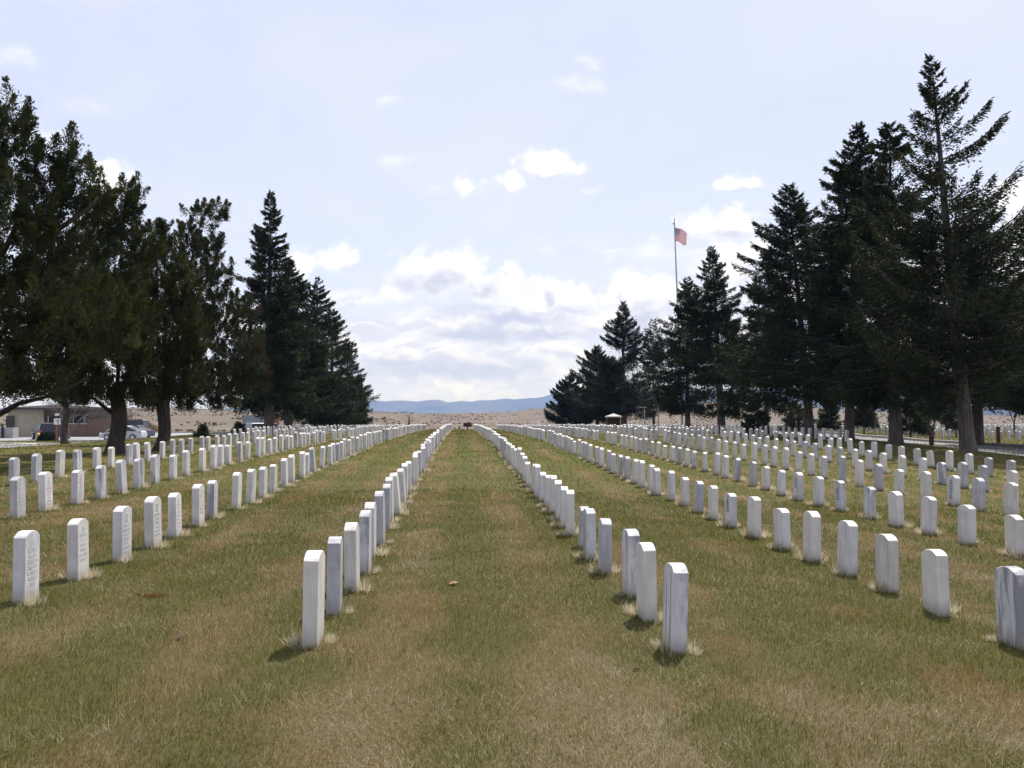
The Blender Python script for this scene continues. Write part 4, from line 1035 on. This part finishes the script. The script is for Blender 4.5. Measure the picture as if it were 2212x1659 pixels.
# ------------------------------------------------------------------ signs, posts, flag
def disc_arrow(mb, y, cx, cz, s):
    """the dark mark on the sign: a dot and a bent stroke with a slanting stem"""
    mb.tube([(cx - .30 * s, y, cz + .22 * s), (cx - .30 * s, y - .004, cz + .22 * s)], [.12 * s, .12 * s], 10)
    mb.box(cx + .10 * s, y - .002, cz + .30 * s, .46 * s, .004, .16 * s)
    mb.add([(cx + .16 * s, y - .0045, cz + .28 * s), (cx + .34 * s, y - .0045, cz + .36 * s), (cx + .16 * s, y - .0045, cz - .40 * s), (cx - .04 * s, y - .0045, cz - .40 * s)], [(0, 1, 2, 3)])
c = row_at(127, Y=89)
g = tag(empty("road_sign", c), "white square road sign with a black figure above the brick wall, on a dark post", "sign", "posts and signs by the car park")
D_ = dist(c); u2 = px_m(D_)
def hz(py): return sight(127, py, D_).z - c[2]
mb = MB(); mb.box(0, .03, hz(902) / 2, .06, .06, hz(902) + .3); mb.build("post", M_BLACK, g)
zc = (hz(904) + hz(917)) / 2
mb = MB(); mb.box(-.10, -.02, zc, .56, .02, hz(904) - hz(917)); pl = mb.build("sign_plate", M_WHITE, g, bevel=.004)
mb = MB(); disc_arrow(mb, -.034, -.08, zc, .40); mb.build("sign_symbol", M_BLACK, pl)
mb = MB(); mb.box(-.12, -.02, (hz(893) + hz(898)) / 2, .34, .02, hz(893) - hz(898)); mb.build("small_plate", M_WHITE, g, bevel=.004)
mb = MB(); mb.box(-.22, .12, hz(917) / 2, .10, .10, hz(917) + .3); mb.build("lower_post", M_RUSTY, g)
c = row_at(460, Y=64)
g = tag(empty("marker_stake", c), "thin metal stake on the grass between the two saplings", "stake", "posts and signs by the car park")
mb = MB(); hh = top_h(c, 912); mb.tube([(0, 0, -.2), (0, 0, hh * .5), (.04, 0, hh)], [.022, .022, .02], 6); mb.build("rod", M_METAL, g)
mb = MB(); mb.box(.03, -.025, hh - .12, .09, .01, .2); mb.build("tab", M_DARK, g)
c = row_at(365 * 1.0 - 8 + 81, Y=66)
for i, (px, Y, top, lab) in enumerate([(2011, 46.5, 934, "brown wooden post standing by the near edge of the road behind a headstone"), (2155, 58.5, 921.5, "brown wooden post on the far verge beyond the tallest tree's trunk")]):
    X, Y_, z_ = row_at(px, Y=Y); hh = top_h((X, Y_, z_), top)
    g = tag(empty("wooden_post", (X, Y_, z_)), lab, "post", "brown wooden posts along the road")
    mb = MB(); mb.box(0, 0, hh / 2 - .15, .17, .17, hh + .3); mb.build("shaft", M_BROWN, g, bevel=.012)
    mb = MB(); mb.box(0, -.088, hh * .8, .10, .008, .09); mb.build("marker_plate", M_RUSTY, g)
# brown board at the end of the aisle
c = row_at(1010, Y=104); D_ = dist(c); u2 = px_m(D_)
g = tag(empty("notice_board", c), "brown wooden board on one post closing the far end of the grass aisle", "sign")
zt, zb = top_h(c, 914.2), top_h(c, 922)
mb = MB(); mb.box(0, 0, zb / 2 - .1, .14, .14, zb + .25); mb.build("post", M_BROWN, g, bevel=.01)
mb = MB(); mb.box(0, -.02, (zt + zb) / 2, 18 * u2, .10, zt - zb); mb.build("board", M_BROWN, g, bevel=.012)
mb = MB(); mb.box(0, -.02, zt + .018, 18.6 * u2, .16, .05); mb.build("top_rail", M_BROWN, g, bevel=.008)
c = row_at(993, Y=106); hh = top_h(c, 921)
g = tag(empty("marker_post", c), "small pale stone post just left of the brown board", "post")
mb = MB(); mb.box(0, 0, hh / 2 - .1, .22, .2, hh + .2, taper=.85); mb.build("shaft", M_CONC, g, bevel=.01)
mb = MB(); mb.box(0, 0, hh + .03, .26, .24, .07, taper=.7); mb.build("cap", M_CONC, g, bevel=.008)
# obelisk
c = row_at(884, Y=128); hh = top_h(c, 896.5); s = px_m(dist(c))
g = tag(empty("obelisk", (c[0], c[1], c[2])), "slender grey stone obelisk on the prairie beyond the left rows", "monument")
mb = MB(); mb.box(0, 0, .25, 9.5 * s, 9.5 * s, .7); M_OBEL = plain("weathered_granite", (.17, .165, .16), .9, .2, .15, 2)
mb.build("plinth", M_OBEL, g, bevel=.02)
mb = MB(); mb.box(0, 0, .6 + (hh - 1.0) / 2, 7 * s, 7 * s, hh - 1.0, taper=.5); mb.box(0, 0, hh - .2, 3.5 * s, 3.5 * s, .4, taper=.05); mb.build("shaft", M_OBEL, g)
for px, Y, lab in ((1074, 190, "tiny white marker stone alone on the prairie, beside the first right row's end"), (1163, 200, "tiny white marker stone on the prairie left of the lone dark spruce")):
    X, Y_, z_ = row_at(px, Y=Y)
    zt = sight(px, 909, dist((X, Y_, 0))).z
    o = bpy.data.objects.new("marker_stone", slab(.55, .25, max(zt - z_, .5), .12, 77)); o.data.materials.append(M_WHITE); o.location = (X, Y_, z_); o.rotation_euler = (0, 0, R(90)); COL.objects.link(o)
    tag(o, lab, "marker stone", "white marker stones on the prairie")
# shelter with a pale hipped roof
c = at(13.15, 86); D_ = dist(c); u2 = px_m(D_)
g = tag(empty("shelter", c), "small dark shelter with a pale hipped roof under the right-hand spruces", "shelter")
ze, zr = top_h(c, 899.5), top_h(c, 893.5); hw = 23.5 * u2 / 2 * 1.4
mb = MB(); mb.add([(-hw, -hw, ze), (hw, -hw, ze), (hw, hw, ze), (-hw, hw, ze), (0, 0, zr + .02), (-hw, -hw, ze - .09), (hw, -hw, ze - .09), (hw, hw, ze - .09), (-hw, hw, ze - .09)],
       [(0, 1, 4), (1, 2, 4), (2, 3, 4), (3, 0, 4), (0, 5, 6, 1), (1, 6, 7, 2), (2, 7, 8, 3), (3, 8, 5, 0), (8, 7, 6, 5)]); mb.build("roof", plain("pale_tin_roof", (.40, .375, .35), .7, .3, .08, 3), g)
mb = MB(); mb.box(0, .2, ze / 2 - .06, hw * 1.7, hw * 1.3, ze - .14); mb.build("wall", M_BROWN, g, bevel=.01)
for sx in (-1, 1):
    mb = MB(); mb.box(sx * hw * .92, -hw * .92, ze / 2 - .06, .13, .13, ze - .1); mb.build("corner_post", M_DARK, g)
# two lamp posts with flat heads
for px, Y, top, lab in ((1392, 84, 876.5, "lamp post with a flat pale head among the spruces, left of its twin"), (1422, 80, 871, "taller lamp post with a flat dark head near the flagpole")):
    c = row_at(px, Y=Y); hh = top_h(c, top)
    g = tag(empty("lamp_post", c), lab, "lamp post", "lamp posts under the right-hand spruces")
    mb = MB(); mb.tube([(0, 0, -.2), (0, 0, .3), (0, 0, hh - .25)], [.05, .045, .04], 8); mb.build("pole", M_METAL, g)
    mb = MB(); mb.box(-.12, 0, hh - .20, .62, .34, .10, taper=.9); hd = mb.build("lamp_head", M_DARK, g, bevel=.015)
    mb = MB(); mb.box(-.12, 0, hh - .135, .60, .33, .03); mb.build("head_cover", M_WHITE if top > 875 else M_METAL, hd)

# flagpole and flag
c = row_at(1474, Y=84); D_ = dist(c)
hh = top_h(c, 479); tilt = (sight(1459.5, 479, D_) - Vector(c)); lxp = tilt.x
g = tag(empty("flagpole", c), "tall slim silver flagpole rising above the right-hand spruces", "flagpole")
P_ = lambda t: Vector((lxp * t, 0, hh * t))
mb = MB(); mb.tube([P_(-.01), P_(.3), P_(.62), P_(1)], [.10, .095, .08, .05], 10); mb.build("pole", M_METAL, g)
mb = MB(); mb.tube([P_(.618), P_(.625), P_(.632)], [.10, .11, .10], 10); mb.build("joint_collar", M_METAL, g)
mb = MB(); p = P_(1.0); mb.tube([p + Vector((-.16, 0, -.05)), p + Vector((.02, 0, -.05))], [.05, .06], 8); mb.tube([p, p + Vector((0, 0, .10))], [.075, .06], 8); mb.build("pulley_cap", M_METAL, g)
mb = MB(); bm_ = bmesh.new(); bmesh.ops.create_uvsphere(bm_, u_segments=12, v_segments=8, radius=.075); mb.add([v.co + p + Vector((0, 0, .32)) for v in bm_.verts], [[v.index for v in f.verts] for f in bm_.faces]); bm_.free()
mb.tube([p + Vector((0, 0, .08)), p + Vector((0, 0, .28))], [.02, .02], 6); mb.build("finial", M_YEL, g)
def cloth(name, c_):
    m, nt = new_mat(name); k = NT(nt)
    d = k.n('ShaderNodeBsdfDiffuse'); d.inputs[0].default_value = rgb(*c_); t = k.n('ShaderNodeBsdfTranslucent'); t.inputs[0].default_value = rgb(*c_)
    mx = k.n('ShaderNodeMixShader'); mx.inputs[0].default_value = .22; nt.links.new(d.outputs[0], mx.inputs[1]); nt.links.new(t.outputs[0], mx.inputs[2]); k.out(mx.outputs[0]); return m
F_RED, F_WHT, F_BLU = cloth("flag_red", (.52, .012, .03)), cloth("flag_white", (.86, .85, .87)), cloth("flag_blue", (.035, .04, .22))
u2 = px_m(D_)
hoist0 = P_(1 - 9.5 * u2 / hh); H_ = 29 * u2; W_ = 55 * u2
NU, NV = 40, 26
def fpt(a, b):     # a along the fly 0..1, b down the hoist 0..1: blown, hanging in folds, drooping
    x = W_ * (.37 * a + .02 * math.sin(a * 9)); y = -W_ * (.50 * a) + .16 * math.sin(a * 8.5 + b * 1.2) * (.2 + a)
    z = -H_ * b * (1 - .04 * a) - W_ * (.24 * a + .05 * a * a) - .07 * math.sin(a * 8 + 1 + b) * a
    return (x + .03 - .05 * b * a * W_, y, z)
V = [fpt(i / NU, j / NV) for j in range(NV + 1) for i in range(NU + 1)]; F = []; MI = []
for j in range(NV):
    for i in range(NU):
        F.append((j * (NU + 1) + i, j * (NU + 1) + i + 1, (j + 1) * (NU + 1) + i + 1, (j + 1) * (NU + 1) + i))
        MI.append(2 if (i < NU * .4 and j < 14) else (0 if (j // 2) % 2 == 0 else 1))
me = bpy.data.meshes.new("flag"); me.from_pydata(V, [], F)
for m_ in (F_RED, F_WHT, F_BLU): me.materials.append(m_)
me.polygons.foreach_set('material_index', MI); me.polygons.foreach_set('use_smooth', [True] * len(F))
fl = bpy.data.objects.new("flag", me); COL.objects.link(fl); fl.location = Vector(c) + hoist0
tag(fl, "stars and stripes flag blowing from the top of the flagpole", "flag")
mb = MB()
for r_ in range(9):
    for k_ in range(6 if r_ % 2 == 0 else 5):
        a = .4 * ((k_ + .5) / 6 if r_ % 2 == 0 else (k_ + 1) / 6); b = (7 / 13) * (r_ + .6) / 9.2
        for sd_ in (-.012, .012):
            ce = Vector(fpt(a, b)); eu = (Vector(fpt(a + .01, b)) - ce).normalized(); ev = (Vector(fpt(a, b + .01)) - ce).normalized(); nn_ = eu.cross(ev).normalized() * sd_
            rad = .048; pts = [ce + nn_ + eu * math.sin(t * math.pi / 5) * (rad if t % 2 == 0 else rad * .42) - ev * math.cos(t * math.pi / 5) * (rad if t % 2 == 0 else rad * .42) for t in range(10)]
            mb.add(pts, [tuple(range(10))])
mb.build("stars", F_WHT, fl)

# ------------------------------------------------------------------ vehicles
M_TYRE = plain("tyre_rubber", (.018, .018, .018), .85, .2, .1, 8)
M_RIM = plain("alloy_wheel", (.5, .5, .52), .35, .5, .1, 8, .8)
M_RED = plain("tail_light", (.45, .02, .02), .3, .5, .05, 3)
M_LAMP = plain("head_light", (.75, .76, .78), .2, .5, .05, 3)
def paint(name, c_):
    m, nt = new_mat(name); k = NT(nt)
    b = k.n('ShaderNodeBsdfPrincipled'); co = k.n('ShaderNodeTexCoord').outputs['Object']
    k.put(b.inputs['Base Color'], k.mix(k.remap(k.noise(co, 2.5, 3), .35, .65), rgb(*c_), rgb(*[x * .88 for x in c_])))
    b.inputs['Roughness'].default_value = .42; b.inputs['Coat Weight'].default_value = .25; b.inputs['Coat Roughness'].default_value = .08
    k.out(b.outputs[0]); return m
def vehicle(name, label, base, rz, mat, L, Wd, body, cabin, wheel_r, wx, group="vehicles in the car park", rack=False, spare=False):
    """body and cabin: side outlines in (x along the car, z); nose at +x"""
    g = tag(empty(name, base, rz), label, "car", group); h = Wd / 2
    zb = max(z for x, z in body)
    mb = MB(); mb.prism(body, -h, h, lambda x, z: .10 * max(0, (z - .55)) ** 1.0 + (.10 if abs(x) > L * .44 else 0)); o = mb.build("body", mat, g, False, .03)
    zc0 = min(z for x, z in cabin); zc1 = max(z for x, z in cabin)
    mb = MB(); mb.prism(cabin, -h + .05, h - .05, lambda x, z: .20 * (z - zc0) / (zc1 - zc0)); mb.build("windows", M_GLASS, g, False, .015)
    # roof skin over the glasshouse
    top = [p_ for p_ in cabin if p_[1] > zc1 - .12]
    xs = [p_[0] for p_ in top]; mb = MB(); mb.prism([(min(xs) - .05, zc1 - .035), (max(xs) + .05, zc1 - .035), (max(xs) - .08, zc1 + .035), (min(xs) + .08, zc1 + .035)], -h + .22, h - .22); mb.build("roof", mat, g, False, .012)
    lo = [p_ for p_ in cabin if p_[1] < zc0 + .08]; xl = [p_[0] for p_ in lo]
    for sy in (-1, 1):
        for (xa, xb) in ((min(xl), min(xs)), (max(xl), max(xs)), ((min(xl) + max(xl)) / 2, (min(xs) + max(xs)) / 2)):
            mb = MB(); mb.tube([(xa, sy * (h - .055), zc0), (xb, sy * (h - .245), zc1)], [.045, .04], 5); mb.build("pillar", mat, g)
    for x in wx:
        for sy in (-1, 1):
            mb = MB(); mb.tube([(x, sy * (h - .20), wheel_r), (x, sy * (h - .19), wheel_r), (x, sy * (h + .01), wheel_r), (x, sy * (h + .015), wheel_r)], [wheel_r * .9, wheel_r, wheel_r, wheel_r * .9], 20); t = mb.build("wheel", M_TYRE, g, False)
            mb = MB(); mb.tube([(x, sy * (h + .012), wheel_r), (x, sy * (h + .022), wheel_r)], [wheel_r * .64, wheel_r * .6], 14); mb.build("rim", M_RIM, t)
    zl = zb * .86
    for sy in (-1, 1):
        mb = MB(); mb.box(-L / 2 + .08, sy * (h - .20), zl, .14, .22, .20); mb.build("tail_light", M_RED, g, bevel=.02)
        mb = MB(); mb.box(L / 2 - .10, sy * (h - .24), zl * .82, .16, .28, .14); mb.build("headlight", M_LAMP, g, bevel=.02)
    mb = MB(); mb.box(-L / 2 + .01, 0, .42, .10, Wd * .86, .16); mb.build("bumper", M_DARK if spare else mat, g, bevel=.03)
    if spare:
        mb = MB(); mb.tube([(-L / 2 - .16, 0, .92), (-L / 2 + .02, 0, .92)], [.33, .36], 18); mb.build("spare_wheel_cover", mat, g, False)
    if rack:
        mb = MB()
        for sy in (-1, 1): mb.tube([(-1.3, sy * .55, zc1 + .05), (-1.2, sy * .55, zc1 + .11), (.4, sy * .55, zc1 + .11), (.5, sy * .55, zc1 + .05)], [.02] * 4, 5)
        mb.build("roof_rack", M_DARK, g)
    return g
HATCH = ([(-2.2, .32), (-2.24, .55), (-2.2, .86), (-2.05, .98), (-1.0, .95), (.8, .93), (1.7, .78), (2.15, .62), (2.24, .42), (2.2, .25), (-2.1, .22)], [(-1.98, .93), (-1.55, 1.20), (-.7, 1.42), (.1, 1.46), (.6, 1.36), (1.45, .90)])
SEDAN = ([(-2.35, .34), (-2.38, .6), (-2.34, .92), (-1.5, .97), (.9, .94), (1.9, .82), (2.3, .62), (2.36, .4), (2.3, .25), (-2.25, .25)], [(-1.85, .94), (-1.1, 1.36), (-.2, 1.44), (.5, 1.38), (1.3, .92)])
SUVB = ([(-2.2, .42), (-2.24, .7), (-2.2, 1.08), (1.0, 1.06), (2.1, .98), (2.25, .75), (2.25, .45), (2.1, .32), (-2.1, .34)], [(-2.16, 1.05), (-1.98, 1.72), (.3, 1.74), (.6, 1.66), (1.15, 1.04)])
def car_at(px, py):
    p = ground_at(px, py, 60, 170); return (p.x, p.y, tz(p.x, p.y) + .03)
c = row_at(267, Y=106); c = (c[0], c[1], c[2] + .03)
vehicle("parked_car", "silver hatchback parked side-on, its middle hidden by the thick juniper trunk", c, R(180 - 6), paint("silver_paint", (.50, .52, .56)), 4.4, 1.75, *HATCH, .32, (-1.35, 1.35))
c = row_at(286, Y=114); vehicle("parked_car", "dark blue sedan parked beyond the silver hatchback", (c[0], c[1], c[2] + .03), R(180 - 14), paint("navy_paint", (.025, .03, .06)), 4.7, 1.8, *SEDAN, .33, (-1.4, 1.45))
c = row_at(280, Y=121); vehicle("parked_car", "black high roofed vehicle behind the silver hatchback and the sedan", (c[0], c[1], c[2] + .03), R(180 - 8), paint("black_paint_gloss", (.015, .017, .03)), 4.5, 1.85, [(x_, z_ + .12) for x_, z_ in SUVB[0]], [(x_, z_ + .25) for x_, z_ in SUVB[1]], .38, (-1.35, 1.4), rack=True)
c = row_at(97, Y=109); vehicle("parked_car", "dark green vehicle seen from behind beside the brick corner", (c[0], c[1], c[2] + .03), R(122), paint("dark_green_paint", (.012, .03, .028)), 4.5, 1.8, *SUVB, .36, (-1.35, 1.4))
c = row_at(550, Y=106); vehicle("parked_car", "white off-road car seen from behind, a wheel cover on its tailgate", (c[0], c[1], c[2] + .03), R(113), paint("pearl_white_paint", (.64, .65, .68)), 4.4, 1.78, *SUVB, .37, (-1.35, 1.4), spare=True)
# truck with a box body behind the white car
c = row_at(556, Y=128)
g = tag(empty("box_truck", (c[0], c[1], c[2] + .03), R(6)), "grey box truck with a dark deck, mostly hidden behind the white off-road car", "truck", "vehicles in the car park")
mb = MB(); mb.box(0, 0, 2.1, 3.4, 2.2, 1.1); mb.build("cargo_box", plain("grey_box_paint", (.19, .21, .21), .6, .3, .1, 2), g, bevel=.03)
mb = MB(); mb.box(.2, 0, 1.3, 4.6, 2.3, .5); mb.build("deck", M_BLACK, g, bevel=.02)
mb = MB(); mb.box(2.2, 0, 2.2, 1.0, 1.5, 1.0, taper=.8); mb.build("load", M_RUSTY, g, bevel=.05)
for x in (-1.5, 1.7):
    for sy in (-1, 1):
        mb = MB(); mb.tube([(x, sy * .9, .48), (x, sy * 1.14, .48)], [.48, .48], 18); t = mb.build("wheel", M_TYRE, g)
        mb = MB(); mb.tube([(x, sy * 1.145, .48), (x, sy * 1.16, .48)], [.26, .24], 12); mb.build("rim", M_RIM, t)

# ------------------------------------------------------------------ litter on the grass
M_DRY = plain("dry_leaf", (.30, .17, .11), .85, .2, .3, 40)
def dry_leaf(px, py, size, lab, seed, mat=M_DRY):
    p = ground_at(px, py); rs_ = random.Random(seed); mb = MB(); n = 9; vs = []; 
    for i in range(n):
        t = i / (n - 1); w_ = size * .42 * math.sin(math.pi * min(t * 1.02, 1)) ** .8 + .001
        x = (t - .5) * size; z = .014 + size * .35 * (t - .5) ** 2 * 2 + rs_.gauss(0, size * .03)
        for s_, zz in ((-1, .35), (0, 0), (1, .45)): vs.append((x, s_ * w_, z + zz * w_))
    fs = []
    for i in range(n - 1):
        for k_ in range(2): a = i * 3 + k_; fs.append((a, a + 3, a + 4, a + 1))
    mb.add(vs, fs); o = mb.build("dry_leaf", mat, None, True); o.location = (p.x, p.y, p.z); o.rotation_euler = (rs_.uniform(-.2, .2), rs_.uniform(-.2, .2), rs_.uniform(0, 6.28))
    sol = o.modifiers.new("thickness", 'SOLIDIFY'); sol.thickness = .002
    tag(o, lab, "leaf", "dry leaves on the lawn"); return o
dry_leaf(980, 1266, .10, "curled brown leaf lying on the middle of the grass aisle", 1)
dry_leaf(1372, 1451, .055, "small dark leaf on the dry grass below the veined front headstone", 2, plain("dark_leaf", (.10, .05, .03), .9, .1, .3, 40))
dry_leaf(391, 1386, .06, "small black leaf scrap on the green grass left of the front headstone", 3, plain("black_leaf", (.03, .028, .025), .9, .1, .3, 40))
rng = np.random.default_rng(9)
p = ground_at(332, 1292); n = 160
P = np.stack([p.x + rng.normal(0, .055, n), p.y + rng.normal(0, .035, n), np.full(n, p.z + .012) + rng.random(n) * .02], -1)
V, F = sprigs(P, norm(rng.normal(0, 1, (n, 3)) * [1, 1, .35]), .03 + .03 * rng.random(n), np.full(n, .004))
tag(link("needle_litter", np_mesh("needle_litter", V, F, {'tint': tints(n, (.16, .065, .032), .25)}), M_LEAF), "little heap of rusty fallen needles on the lawn before the left stones", "plant litter")

# ------------------------------------------------------------------ air
m, nt = new_mat("air"); k = NT(nt)
pv = k.n('ShaderNodeVolumePrincipled'); pv.inputs['Color'].default_value = rgb(.27, .45, 1.0); pv.inputs['Absorption Color'].default_value = rgb(1, 1, 1); pv.inputs['Density'].default_value = 1.15e-4; pv.inputs['Anisotropy'].default_value = .0
o_ = k.n('ShaderNodeOutputMaterial'); nt.links.new(pv.outputs[0], o_.inputs['Volume'])
zlo = float(GZ.min()) - 30
mb = MB(); mb.box(0, 6200, (zlo + 420) / 2, 26000, 13200, 420 - zlo); hz_ = mb.build("haze", m); hz_['kind'] = 'stuff'
